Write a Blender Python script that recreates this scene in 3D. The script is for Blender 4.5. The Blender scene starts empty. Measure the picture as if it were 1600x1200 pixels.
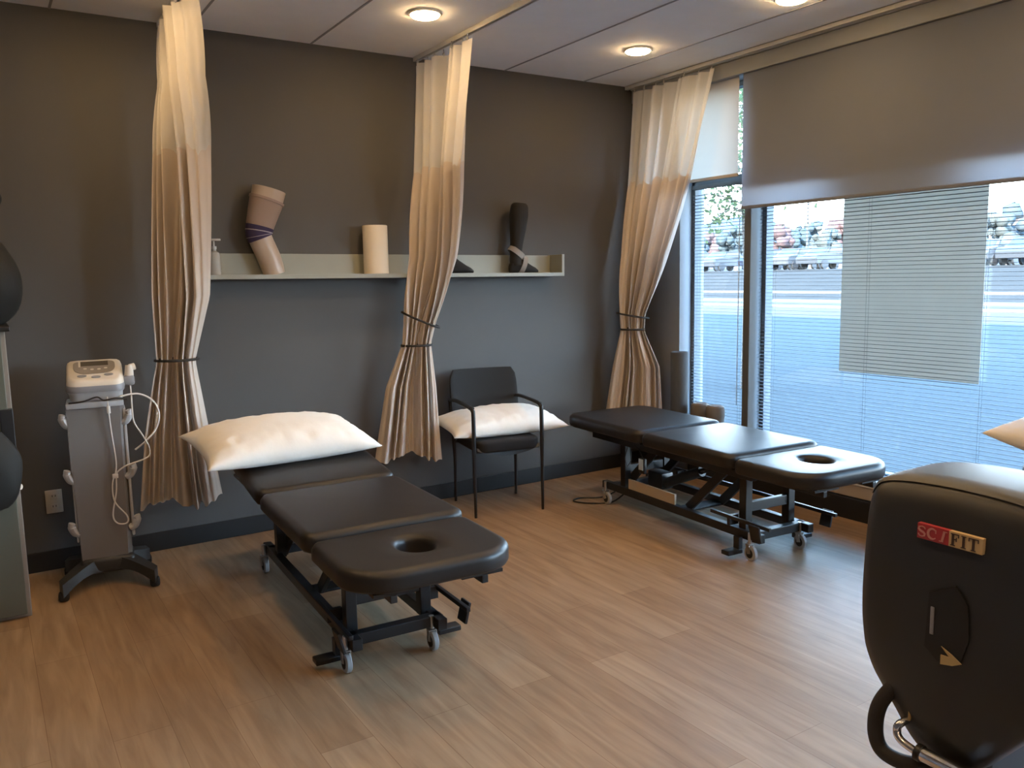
import bpy, bmesh, math, random
from mathutils import Vector, Matrix
from mathutils import noise as mnoise
import numpy as np
random.seed(7)
PI = math.pi
SC = bpy.context.scene
COL = SC.collection

# ------------------------------------------------------------------ materials
MATS = {}
def mat(name, color, rough=0.5, metal=0.0, bump=0.0, bscale=200.0, vary=0.04, vscale=8.0, spec=0.5,
        transl=0.0, transp=0.0, emit=None, estr=0.0, coat=0.0, sheen=0.0):
    if name in MATS: return MATS[name]
    m = bpy.data.materials.new(name); m.use_nodes = True
    nt = m.node_tree; N = nt.nodes; L = nt.links
    b = N['Principled BSDF']; out = N['Material Output']
    b.inputs['Roughness'].default_value = rough
    b.inputs['Metallic'].default_value = metal
    b.inputs['Specular IOR Level'].default_value = spec
    b.inputs['Coat Weight'].default_value = coat; b.inputs['Coat Roughness'].default_value = 0.25
    b.inputs['Sheen Weight'].default_value = sheen
    tc = N.new('ShaderNodeTexCoord')
    nz = N.new('ShaderNodeTexNoise'); nz.inputs['Scale'].default_value = vscale; nz.inputs['Detail'].default_value = 3
    L.new(tc.outputs['Object'], nz.inputs['Vector'])
    mx = N.new('ShaderNodeMix'); mx.data_type = 'RGBA'
    c = Vector(color)
    mx.inputs['A'].default_value = (*[max(0, x*(1-vary)) for x in c], 1)
    mx.inputs['B'].default_value = (*[min(1, x*(1+vary)) for x in c], 1)
    L.new(nz.outputs['Fac'], mx.inputs['Factor'])
    L.new(mx.outputs['Result'], b.inputs['Base Color'])
    if bump > 0:
        n2 = N.new('ShaderNodeTexNoise'); n2.inputs['Scale'].default_value = bscale; n2.inputs['Detail'].default_value = 2
        L.new(tc.outputs['Object'], n2.inputs['Vector'])
        bp = N.new('ShaderNodeBump'); bp.inputs['Strength'].default_value = bump; bp.inputs['Distance'].default_value = 0.002
        L.new(n2.outputs['Fac'], bp.inputs['Height']); L.new(bp.outputs['Normal'], b.inputs['Normal'])
    if emit:
        b.inputs['Emission Color'].default_value = (*emit, 1); b.inputs['Emission Strength'].default_value = estr
    sh = b.outputs[0]
    if transl > 0:
        t = N.new('ShaderNodeBsdfTranslucent'); L.new(mx.outputs['Result'], t.inputs['Color'])
        ms = N.new('ShaderNodeMixShader'); ms.inputs[0].default_value = transl
        L.new(sh, ms.inputs[1]); L.new(t.outputs[0], ms.inputs[2]); sh = ms.outputs[0]
    if transp > 0:
        t = N.new('ShaderNodeBsdfTransparent')
        ms = N.new('ShaderNodeMixShader'); ms.inputs[0].default_value = transp
        L.new(sh, ms.inputs[1]); L.new(t.outputs[0], ms.inputs[2]); sh = ms.outputs[0]
    L.new(sh, out.inputs['Surface'])
    MATS[name] = m
    return m

def glass_mat(name, tint=(0.97, 0.99, 1.0), refl=0.06):
    m = bpy.data.materials.new(name); m.use_nodes = True
    nt = m.node_tree; N = nt.nodes; L = nt.links
    N.remove(N['Principled BSDF'])
    t = N.new('ShaderNodeBsdfTransparent'); t.inputs['Color'].default_value = (*tint, 1)
    g = N.new('ShaderNodeBsdfGlossy'); g.inputs['Roughness'].default_value = 0.02
    ms = N.new('ShaderNodeMixShader'); ms.inputs[0].default_value = refl
    L.new(t.outputs[0], ms.inputs[1]); L.new(g.outputs[0], ms.inputs[2])
    L.new(ms.outputs[0], N['Material Output'].inputs['Surface'])
    return m

def floor_mat():
    m = bpy.data.materials.new('oak_plank_floor'); m.use_nodes = True
    nt = m.node_tree; N = nt.nodes; L = nt.links; b = N['Principled BSDF']
    tc = N.new('ShaderNodeTexCoord')
    mp = N.new('ShaderNodeMapping'); mp.inputs['Rotation'].default_value = (0, 0, PI/2)
    L.new(tc.outputs['Object'], mp.inputs['Vector'])
    br = N.new('ShaderNodeTexBrick'); br.offset = 0.37; br.offset_frequency = 2
    br.inputs['Scale'].default_value = 1.0; br.inputs['Brick Width'].default_value = 1.22; br.inputs['Row Height'].default_value = 0.178
    br.inputs['Mortar Size'].default_value = 0.0012; br.inputs['Mortar Smooth'].default_value = 0.3; br.inputs['Bias'].default_value = 0.0
    br.inputs['Color1'].default_value = (0.305, 0.198, 0.117, 1); br.inputs['Color2'].default_value = (0.385, 0.268, 0.17, 1)
    br.inputs['Mortar'].default_value = (0.22, 0.13, 0.07, 1)
    L.new(mp.outputs[0], br.inputs['Vector'])
    m2 = N.new('ShaderNodeMapping'); m2.inputs['Scale'].default_value = (9, 0.9, 1)
    L.new(tc.outputs['Object'], m2.inputs['Vector'])
    nz = N.new('ShaderNodeTexNoise'); nz.inputs['Scale'].default_value = 2.6; nz.inputs['Detail'].default_value = 8; nz.inputs['Distortion'].default_value = 0.7
    L.new(m2.outputs[0], nz.inputs['Vector'])
    rp = N.new('ShaderNodeValToRGB'); rp.color_ramp.elements[0].position = 0.3; rp.color_ramp.elements[1].position = 0.72
    rp.color_ramp.elements[0].color = (0.72, 0.66, 0.6, 1); rp.color_ramp.elements[1].color = (1.12, 1.1, 1.06, 1)
    L.new(nz.outputs['Fac'], rp.inputs['Fac'])
    mu = N.new('ShaderNodeMix'); mu.data_type = 'RGBA'; mu.blend_type = 'MULTIPLY'; mu.inputs['Factor'].default_value = 1
    L.new(br.outputs['Color'], mu.inputs['A']); L.new(rp.outputs[0], mu.inputs['B'])
    L.new(mu.outputs['Result'], b.inputs['Base Color'])
    b.inputs['Roughness'].default_value = 0.45; b.inputs['Specular IOR Level'].default_value = 0.38
    bp = N.new('ShaderNodeBump'); bp.inputs['Strength'].default_value = 0.12; bp.inputs['Distance'].default_value = 0.002
    L.new(nz.outputs['Fac'], bp.inputs['Height']); L.new(bp.outputs[0], b.inputs['Normal'])
    return m

M_WALL = mat('charcoal_wall_paint', (0.080, 0.077, 0.077), 0.65, bump=0.15, bscale=400, vary=0.03)
M_CEIL = mat('white_ceiling_tile', (0.88, 0.885, 0.90), 0.9, bump=0.3, bscale=300)
M_GRID = mat('ceiling_grid_grey', (0.30, 0.30, 0.31), 0.6)
M_LWALL = mat('pale_window_wall_paint', (0.17, 0.175, 0.185), 0.7, bump=0.1)
M_BASE = mat('black_rubber_baseboard', (0.012, 0.012, 0.013), 0.5)
M_FLOOR = floor_mat()
M_FRAME = mat('grey_aluminium_frame', (0.10, 0.108, 0.115), 0.6, 0.0, spec=0.2)
M_SILL = mat('pale_sill_laminate', (0.62, 0.6, 0.57), 0.4)
M_APRON = mat('tan_apron_board', (0.40, 0.33, 0.27), 0.55)
M_GLASS = glass_mat('window_glass')
M_SLAT = mat('white_blind_slat', (0.17, 0.175, 0.18), 0.8, transl=0.3, spec=0.0)
M_SHADE = mat('grey_roller_fabric', (0.255, 0.27, 0.31), 0.9, spec=0.1, bump=0.2, bscale=900, transl=0.42, vary=0.02)
M_SHADEL = mat('cream_roller_fabric', (0.42, 0.375, 0.31), 0.9, bump=0.2, bscale=900, transl=0.26, vary=0.02)
M_PANEL = mat('grey_paper_sheet', (0.47, 0.42, 0.36), 0.9, spec=0.05, transl=0.45, vary=0.02)
M_FASCIA = mat('grey_blind_fascia', (0.24, 0.25, 0.265), 0.6)
M_VINYL = mat('black_vinyl', (0.017, 0.0145, 0.0135), 0.42, bump=0.10, bscale=700, spec=0.35, coat=0.06)
M_STEEL = mat('black_powder_steel', (0.012, 0.012, 0.013), 0.42)
M_RUB = mat('black_rubber', (0.015, 0.015, 0.015), 0.7)
M_TYRE = mat('grey_caster_tyre', (0.32, 0.31, 0.30), 0.55)
M_CHROME = mat('chrome', (0.75, 0.75, 0.77), 0.14, 1.0)
M_ZINC = mat('zinc_fork', (0.5, 0.5, 0.5), 0.35, 0.9)
M_PILLOW = mat('white_pillow_cotton', (0.80, 0.76, 0.70), 0.85, bump=0.25, bscale=60, sheen=0.2)
M_CURT = mat('beige_curtain_fabric', (0.60, 0.52, 0.455), 0.85, bump=0.2, bscale=500, transl=0.12, sheen=0.2, vary=0.06)
M_NET = mat('white_net_mesh', (0.90, 0.87, 0.82), 0.9, transl=0.45, transp=0.28)
M_TIE = mat('black_elastic_tie', (0.012, 0.012, 0.012), 0.6)
M_TRACK = mat('white_curtain_track', (0.55, 0.54, 0.52), 0.4)
M_SHELF = mat('pale_green_grey_shelf', (0.30, 0.31, 0.275), 0.5)
M_SHELFB = M_SHELF
M_CARTG = mat('grey_cart_panel', (0.17, 0.16, 0.155), 0.42)
M_CARTL = mat('pale_grey_cart_trim', (0.42, 0.42, 0.43), 0.4)
M_CARTB = mat('charcoal_cart_base', (0.030, 0.031, 0.033), 0.5)
M_UNIT = mat('cream_plastic', (0.66, 0.60, 0.52), 0.4)
M_UNITG = mat('grey_plastic', (0.24, 0.24, 0.26), 0.4)
M_UNITF = mat('taupe_keypad', (0.26, 0.22, 0.18), 0.4)
M_LCD = mat('dark_lcd', (0.10, 0.085, 0.065), 0.2)
M_CABLE = mat('white_cable', (0.62, 0.58, 0.53), 0.45)
M_OUT = mat('ivory_outlet', (0.52, 0.49, 0.44), 0.45)
M_DARK = mat('dark_slot', (0.01, 0.01, 0.01), 0.6)
M_CHAIRF = mat('black_chair_fabric', (0.012, 0.012, 0.013), 0.85, bump=0.3, bscale=900)
M_FOAM = mat('grey_foam', (0.060, 0.066, 0.074), 0.8, bump=0.2, bscale=600)
M_FOAMB = mat('taupe_foam', (0.16, 0.145, 0.13), 0.85, bump=0.3, bscale=300)
M_PTOWEL = mat('cream_paper_towel', (0.78, 0.70, 0.58), 0.9, bump=0.3, bscale=250)
M_CARD = mat('brown_cardboard_core', (0.35, 0.24, 0.15), 0.85)
M_SKIN = mat('beige_mannequin_plastic', (0.42, 0.34, 0.28), 0.3)
M_SLEEVE = mat('taupe_knit_sleeve', (0.30, 0.23, 0.205), 0.9, bump=0.4, bscale=500)
M_BAND = mat('purple_brace_band', (0.035, 0.025, 0.075), 0.85)
M_BANDL = mat('pale_brace_piping', (0.35, 0.32, 0.36), 0.8)
M_SOCK = mat('black_sock_fabric', (0.022, 0.022, 0.023), 0.9, bump=0.3, bscale=600)
M_WRAP = mat('grey_ankle_wrap', (0.28, 0.26, 0.25), 0.9)
M_CLEAR = mat('cloudy_bottle', (0.55, 0.55, 0.52), 0.2, transp=0.35)
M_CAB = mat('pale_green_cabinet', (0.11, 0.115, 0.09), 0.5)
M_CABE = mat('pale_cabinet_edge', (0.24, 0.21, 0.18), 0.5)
M_BAG = mat('black_nylon_bag', (0.006, 0.006, 0.005), 0.75, bump=0.2, bscale=300)
M_SHROUD = mat('black_bike_plastic', (0.026, 0.026, 0.028), 0.40, bump=0.12, bscale=900)
M_SHRTOP = mat('grey_bike_cap', (0.045, 0.044, 0.045), 0.45)
M_GRIP = mat('dark_foam_grip', (0.028, 0.024, 0.024), 0.7, bump=0.2, bscale=500)
M_BRASS = mat('brass_bolt', (0.55, 0.38, 0.16), 0.35, 0.8)
M_RED = mat('red_badge', (0.42, 0.035, 0.045), 0.4)
M_CREAM = mat('cream_badge', (0.62, 0.45, 0.24), 0.4)
M_PINK = mat('pale_badge_letter', (0.65, 0.30, 0.26), 0.4)
M_BLK = mat('dark_badge_letter', (0.06, 0.035, 0.03), 0.4)
M_YEL = mat('yellow_tag', (0.50, 0.36, 0.17), 0.5)
M_LBL = mat('tan_label_plate', (0.46, 0.36, 0.26), 0.5)
M_BLUEW = mat('pale_blue_keypad', (0.55, 0.68, 0.78), 0.35)
M_BLACKP = mat('black_plastic', (0.012, 0.012, 0.013), 0.45)
M_LAMP = mat('warm_led_lens', (0.9, 0.85, 0.75), 0.4, emit=(1.0, 0.65, 0.31), estr=88)
M_LRIM = mat('white_downlight_rim', (0.75, 0.72, 0.66), 0.5)

# ------------------------------------------------------------------ mesh helper
class B:
    def __init__(s): s.bm = bmesh.new()
    def box(s, c, d, rot=None, bev=0.0, seg=2):
        r = bmesh.ops.create_cube(s.bm, size=1.0)
        vs = r['verts']
        bmesh.ops.scale(s.bm, vec=d, verts=vs)
        if bev > 0:
            es = list({e for v in vs for e in v.link_edges})
            rr = bmesh.ops.bevel(s.bm, geom=es, offset=bev, segments=seg, affect='EDGES', profile=0.5)
            vs = list({v for f in rr['faces'] for v in f.verts} | {v for v in vs if v.is_valid})
        if rot is not None: bmesh.ops.rotate(s.bm, cent=(0, 0, 0), matrix=rot, verts=vs)
        bmesh.ops.translate(s.bm, vec=c, verts=vs)
        return s
    def bar(s, p0, p1, w, h, up=(0, 0, 1), bev=0.0):
        p0, p1 = Vector(p0), Vector(p1); d = p1-p0; y = d.normalized()
        x = y.cross(Vector(up)).normalized(); z = x.cross(y)
        R = Matrix((x, y, z)).transposed()
        return s.box((p0+p1)/2, (w, d.length, h), R, bev)
    def cyl(s, p0, p1, r, n=20, r2=None, caps=True):
        return s.tube([p0, p1], [r, r if r2 is None else r2], n, caps)
    def tube(s, pts, r, n=10, caps=True, closed=False, sq=(1, 1)):
        pts = [Vector(p) for p in pts]; k = len(pts)
        rs = [float(q) for q in r] if isinstance(r, (list, tuple)) else [float(r)]*k
        rings = []; prev = None
        for i, p in enumerate(pts):
            if closed: t = pts[(i+1) % k]-pts[i-1]
            else: t = pts[min(i+1, k-1)]-pts[max(i-1, 0)]
            t.normalize()
            if prev is None:
                a = Vector((0, 0, 1)) if abs(t.z) < 0.9 else Vector((1, 0, 0))
                u = t.cross(a).normalized()
            else:
                u = (prev-t*prev.dot(t)).normalized()
            prev = u; v = t.cross(u)
            rings.append([s.bm.verts.new(p+rs[i]*(sq[0]*math.cos(2*PI*j/n)*u+sq[1]*math.sin(2*PI*j/n)*v)) for j in range(n)])
        for i in range(k if closed else k-1):
            a, b = rings[i], rings[(i+1) % k]
            for j in range(n): s.bm.faces.new((a[j], a[(j+1) % n], b[(j+1) % n], b[j]))
        if caps and not closed:
            s.bm.faces.new(list(reversed(rings[0]))); s.bm.faces.new(rings[-1])
        return s
    def lathe(s, prof, n=32, c=(0, 0, 0)):
        rings = []; c = Vector(c)
        for r, z in prof:
            if r < 1e-6: rings.append([s.bm.verts.new(c+Vector((0, 0, z)))])
            else: rings.append([s.bm.verts.new(c+Vector((r*math.cos(2*PI*j/n), r*math.sin(2*PI*j/n), z))) for j in range(n)])
        for a, b in zip(rings, rings[1:]):
            for j in range(n):
                q = [a[j % len(a)], a[(j+1) % len(a)], b[(j+1) % len(b)], b[j % len(b)]]
                q2 = []
                for v in q:
                    if v not in q2: q2.append(v)
                if len(q2) > 2: s.bm.faces.new(q2)
        return s
    def loft(s, rings, cap0=True, cap1=True, closed=True):
        R = [[s.bm.verts.new(p) for p in r] for r in rings]
        n = len(R[0])
        for a, b in zip(R, R[1:]):
            for j in range(n if closed else n-1): s.bm.faces.new((a[j], a[(j+1) % n], b[(j+1) % n], b[j]))
        if cap0: s.bm.faces.new(list(reversed(R[0])))
        if cap1: s.bm.faces.new(R[-1])
        return s
    def prism(s, pts, ext):   # pts: list of 3D points (planar polygon); ext: vector
        a = [s.bm.verts.new(p) for p in pts]; b = [s.bm.verts.new(Vector(p)+Vector(ext)) for p in pts]
        n = len(a)
        s.bm.faces.new(list(reversed(a))); s.bm.faces.new(b)
        for j in range(n): s.bm.faces.new((a[j], a[(j+1) % n], b[(j+1) % n], b[j]))
        return s
    def sphere(s, c, r, sc=(1, 1, 1), n=16):
        rr = bmesh.ops.create_uvsphere(s.bm, u_segments=n, v_segments=max(6, n//2), radius=r)
        bmesh.ops.scale(s.bm, vec=sc, verts=rr['verts']); bmesh.ops.translate(s.bm, vec=c, verts=rr['verts'])
        return s
    def build(s, name, m, parent=None, smooth=True, angle=40, bevel=0.0, loc=None, rot=None):
        bmesh.ops.recalc_face_normals(s.bm, faces=s.bm.faces[:])
        me = bpy.data.meshes.new(name); s.bm.to_mesh(me); s.bm.free()
        me.materials.append(m)
        if smooth:
            for p in me.polygons: p.use_smooth = True
            try: me.set_sharp_from_angle(angle=math.radians(angle))
            except Exception: pass
        o = bpy.data.objects.new(name, me); COL.objects.link(o)
        if parent: o.parent = parent
        if loc: o.location = loc
        if rot: o.rotation_euler = rot
        if bevel > 0:
            md = o.modifiers.new('bevel', 'BEVEL'); md.width = bevel; md.segments = 2; md.limit_method = 'ANGLE'
        return o

def cloth(x, y0, y1, z0, z1, ny=12, nz=12):   # a single woven sheet, hung in the Y-Z plane
    b = B()
    V = [[b.bm.verts.new((x, y0+(y1-y0)*i/ny, z0+(z1-z0)*j/nz)) for i in range(ny+1)] for j in range(nz+1)]
    for j in range(nz):
        for i in range(ny): b.bm.faces.new((V[j][i], V[j][i+1], V[j+1][i+1], V[j+1][i]))
    return b
def tag(o, label, cat, group=None, kind=None):
    o['label'] = label; o['category'] = cat
    if group: o['group'] = group
    if kind: o['kind'] = kind
    return o
def thing(name, label, cat, loc=(0, 0, 0), rz=0.0, group=None):
    o = bpy.data.objects.new(name, None); COL.objects.link(o); o.empty_display_size = 0.1
    o.location = loc; o.rotation_euler = (0, 0, rz)
    return tag(o, label, cat, group)
def struct(o, label=None):
    o['kind'] = 'structure'
    if label: o['label'] = label
    return o
def copy_tree(o, parent=None):
    c = o.copy(); COL.objects.link(c)
    if parent: c.parent = parent
    for ch in list(o.children): copy_tree(ch, c)
    return c

# ------------------------------------------------------------------ camera
F_PX = 1294.03; PITCH, ROLL, YAW = 0.1294, -0.0202, 0.5695
CAM = Vector((-4.1648, -4.8160, 1.47))
fw = Vector((math.sin(YAW)*math.cos(PITCH), math.cos(YAW)*math.cos(PITCH), -math.sin(PITCH)))
r0 = Vector((math.cos(YAW), -math.sin(YAW), 0)); u0 = r0.cross(fw)
rr = math.cos(ROLL)*r0+math.sin(ROLL)*u0; uu = -math.sin(ROLL)*r0+math.cos(ROLL)*u0
cd = bpy.data.cameras.new('camera'); cam = bpy.data.objects.new('camera', cd); COL.objects.link(cam)
cd.sensor_width = 36; cd.sensor_fit = 'HORIZONTAL'; cd.lens = F_PX/1600*36; cd.clip_start = 0.05; cd.clip_end = 2000
cam.matrix_world = Matrix(((rr.x, uu.x, -fw.x, CAM.x), (rr.y, uu.y, -fw.y, CAM.y), (rr.z, uu.z, -fw.z, CAM.z), (0, 0, 0, 1)))
SC.camera = cam

# ------------------------------------------------------------------ room shell
H = 2.824; XL = -4.75; YF = -9.6; XR = 0.09
struct(B().box(((XL+XR)/2, YF/2, -0.05), (XR-XL+0.6, -YF+0.4, 0.1)).build('floor', M_FLOOR, smooth=False))
struct(B().box(((XL+XR)/2, YF/2, H+0.06), (XR-XL+0.8, -YF+0.4, 0.12)).build('ceiling', M_CEIL, smooth=False))
g = B()
for k in range(-1, 6):
    x = -0.428-0.6625*k
    if x > 0.05: continue
    g.box((x, YF/2, H-0.0015), (0.012, -YF, 0.003))
struct(g.build('trim_1', M_GRID, smooth=False), 'grey grid bars between ceiling panels')
struct(B().box(((XL+0.3)/2, 0.075, H/2), (-XL+0.3+0.3, 0.15, H)).build('wall_back', M_WALL, smooth=False))
struct(B().box((XL-0.075, YF/2, H/2), (0.15, -YF+0.3, H)).build('wall_left', M_WALL, smooth=False))
struct(B().box(((XL+XR)/2, YF-0.075, H/2), (XR-XL+0.6, 0.15, H)).build('wall_front', mat('grey_wall_paint', (0.30, 0.30, 0.31), 0.7), smooth=False))
# window wall: knee wall, header, corner jamb, far pier
SILL = 0.235; YJ = -0.43; YM = -1.02; YE = -4.05
w = B()
w.box((XR+0.12, YF/2, SILL/2-0.01), (0.24, -YF, SILL-0.02))
w.box((XR+0.12, YF/2, (2.72+H)/2), (0.24, -YF, H-2.72))
w.box((XR+0.12, YJ/2, (SILL+2.72)/2), (0.24, -YJ, 2.72-SILL))
for ya, yb in ((YE, YE-0.15), (-5.35, YF)): w.box((XR+0.12, (ya+yb)/2, (SILL+2.72)/2), (0.24, ya-yb, 2.72-SILL))
w.box((XR+0.16, (YM-0.06+YE)/2, (2.06+2.72)/2), (0.12, -(YE-YM+0.06), 2.72-2.06))   # spandrel over the wide window
struct(w.build('wall_right', M_LWALL, smooth=False))
struct(B().box((XR-0.006, YF/2, SILL-0.05), (0.012, -YF, 0.09)).build('trim_2', M_APRON, smooth=False), 'tan apron board below window sill')
struct(B().box((XR+0.085, YF/2, SILL-0.01), (0.21, -YF, 0.025), bev=0.004).build('trim_3', M_SILL, smooth=False), 'pale window sill ledge')
struct(B().box(((XL+XR)/2, -0.006, 0.052), (XR-XL, 0.012, 0.104), bev=0.003).build('baseboard_back', M_BASE, smooth=False))
struct(B().box((XR-0.008, YF/2, 0.065), (0.016, -YF, 0.13), bev=0.003).build('baseboard_right', M_BASE, smooth=False))
struct(B().box((XL+0.006, YF/2, 0.052), (0.012, -YF, 0.104)).build('baseboard_left', M_BASE, smooth=False))

XG = 0.24
def window(name, y0, y1, z0, z1, bars=()):   # y0 > y1
    f = B(); t = 0.032
    f.box((XG, y0-t/2, (z0+z1)/2), (0.07, t, z1-z0)); f.box((XG, y1+t/2, (z0+z1)/2), (0.07, t, z1-z0))
    f.box((XG, (y0+y1)/2, z0+t*0.7), (0.07, y0-y1, t*1.4)); f.box((XG, (y0+y1)/2, z1-t/2), (0.07, y0-y1, t))
    for z in bars: f.box((XG, (y0+y1)/2, z), (0.07, y0-y1, 0.04))
    fo = struct(f.build(name, M_FRAME, smooth=False, bevel=0.003))
    B().box((XG, (y0+y1)/2, (z0+z1)/2), (0.006, y0-y1-0.06, z1-z0-0.06)).build('pane', M_GLASS, fo, smooth=False)
    return fo
window('window_1', YJ, YM, SILL, 2.72, (2.10,))
window('window_2', YM-0.055, YE, SILL, 2.07)
window('window_added_fill', YE-0.15, -5.35, SILL, 2.72)  # unseen window, added to bring more daylight onto the floor
struct(B().box((0.185, YM-0.028, (SILL+2.72)/2), (0.19, 0.055, 2.72-SILL), bev=0.004).build('trim_4', M_FRAME, smooth=False), 'grey mullion post between the two windows')

# venetian blinds
def venetian(y0, y1, ztop, label):
    t = thing('venetian_blind', label, 'blind', (0.165, (y0+y1)/2, SILL+0.01))
    wd = y0-y1; s = B(); n = int((ztop-SILL-0.09)/0.0225)
    tl = math.radians(2.5)
    for i in range(n):
        z = 0.05+i*0.0225
        s.box((0, 0, z), (0.025, wd, 0.0012), Matrix.Rotation(tl, 3, 'Y'))
    s.build('slats', M_SLAT, t, smooth=False)
    B().box((0, 0, 0.026), (0.026, wd, 0.014), bev=0.003).build('bottom_rail', M_SLAT, t)
    B().box((0, 0, ztop-SILL-0.01), (0.03, wd, 0.03), bev=0.003).build('headrail', M_SLAT, t)
    c = B()
    for f in ((-0.38, 0.38) if wd < 1 else (-0.46, -0.23, 0, 0.23, 0.46)):
        for dx in (-0.0125, 0.0125): c.cyl((dx, f*wd, 0.02), (dx, f*wd, ztop-SILL-0.02), 0.0007, 4)
    c.build('ladder_cord', M_SLAT, t)
    B().cyl((-0.028, -wd/2+0.05, ztop-SILL-0.03), (-0.03, -wd/2+0.055, 0.32), 0.003, 6).build('tilt_wand', M_CLEAR, t)
    return t
venetian(YJ-0.05, YM+0.03, 2.06, 'white mini blind with open slats in the narrow window beside the curtain')
venetian(YM-0.075, YE+0.04, 2.03, 'wide white mini blind with open slats behind the grey roller shade')

# roller shades
t = thing('roller_shade', 'cream backlit roller shade over the narrow window', 'roller shade', (0.05, (YJ+YM)/2, 2.085))
cloth(0, -0.2725, 0.2725, 0.01, 0.64).build('fabric', M_SHADEL, t, smooth=False)
B().box((0, 0, 0.008), (0.012, 0.545, 0.02), bev=0.003).build('hem_bar', M_SHADEL, t)
B().cyl((0, -0.275, 0.665), (0, 0.275, 0.665), 0.022, 16).build('roller_tube', M_SHADEL, t)
y0, y1 = YM-0.032, YE-0.1
t = thing('roller_shade', 'wide grey roller shade pulled a third of the way down', 'roller shade', (0.025, (y0+y1)/2, 1.868))
cloth(0, -(y0-y1)/2, (y0-y1)/2, 0.0, 0.84).build('fabric', M_SHADE, t, smooth=False)
B().box((0, 0, 0.008), (0.012, y0-y1, 0.02), bev=0.003).build('hem_bar', M_SHADE, t)
# hanging sheet at the glass
t = thing('paper_sheet', 'large grey sheet fixed to the glass behind the slats', 'paper sheet', (0.205, -2.10, 0.86))
B().box((0, 0, 0.58), (0.004, 0.84, 1.16)).build('sheet', M_PANEL, t, smooth=False)
B().box((-0.004, 0, 1.135), (0.006, 0.84, 0.045)).build('mounting_strip', M_FASCIA, t, smooth=False)
# fascia and ceiling edge trim
struct(B().box((0.045, (YJ+0.4+YF)/2+0.0, 2.752), (0.09, -YF+YJ+0.43, 0.095), bev=0.004).build('trim_5', M_FASCIA, smooth=False), 'grey fascia box above the roller shades')
struct(B().box((0.03, YF/2, H-0.012), (0.06, -YF, 0.024), bev=0.004).build('trim_6', M_TRACK, smooth=False), 'pale ceiling edge trim above the windows')

# ------------------------------------------------------------------ downlights
def downlight(x, y, label, group=None):
    t = thing('ceiling_light', label, 'ceiling light', (x, y, H), group=group)
    B().lathe([(0.072, -0.001), (0.088, -0.001), (0.09, -0.006), (0.078, -0.012), (0.072, -0.008)], 32).build('rim', M_LRIM, t)
    B().lathe([(0, -0.024), (0.04, -0.0235), (0.062, -0.022), (0.0695, -0.019), (0.0720, -0.014), (0.0725, -0.006), (0.072, -0.003), (0, -0.003)], 32).build('lens', M_LAMP, t)
    return t
downlight(-2.095, -0.824, 'lit round recessed light left of the middle curtain track')
downlight(-0.648, -0.822, 'lit round recessed light nearest the window corner')
downlight(-0.61, -1.930, 'lit round recessed light cut off by the top frame edge')
for x, y in ((-3.54, -0.82), (-2.095, -1.93), (-3.54, -1.93), (-0.61, -3.1), (-2.095, -3.1), (-3.54, -3.1), (-2.095, -4.4), (-3.54, -4.4), (-2.095, -6.0), (-3.54, -6.0)):  # rearmost pair is unseen, added as extra fill
    downlight(x, y, 'lit round recessed ceiling light outside the frame', 'recessed ceiling lights')

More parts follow.
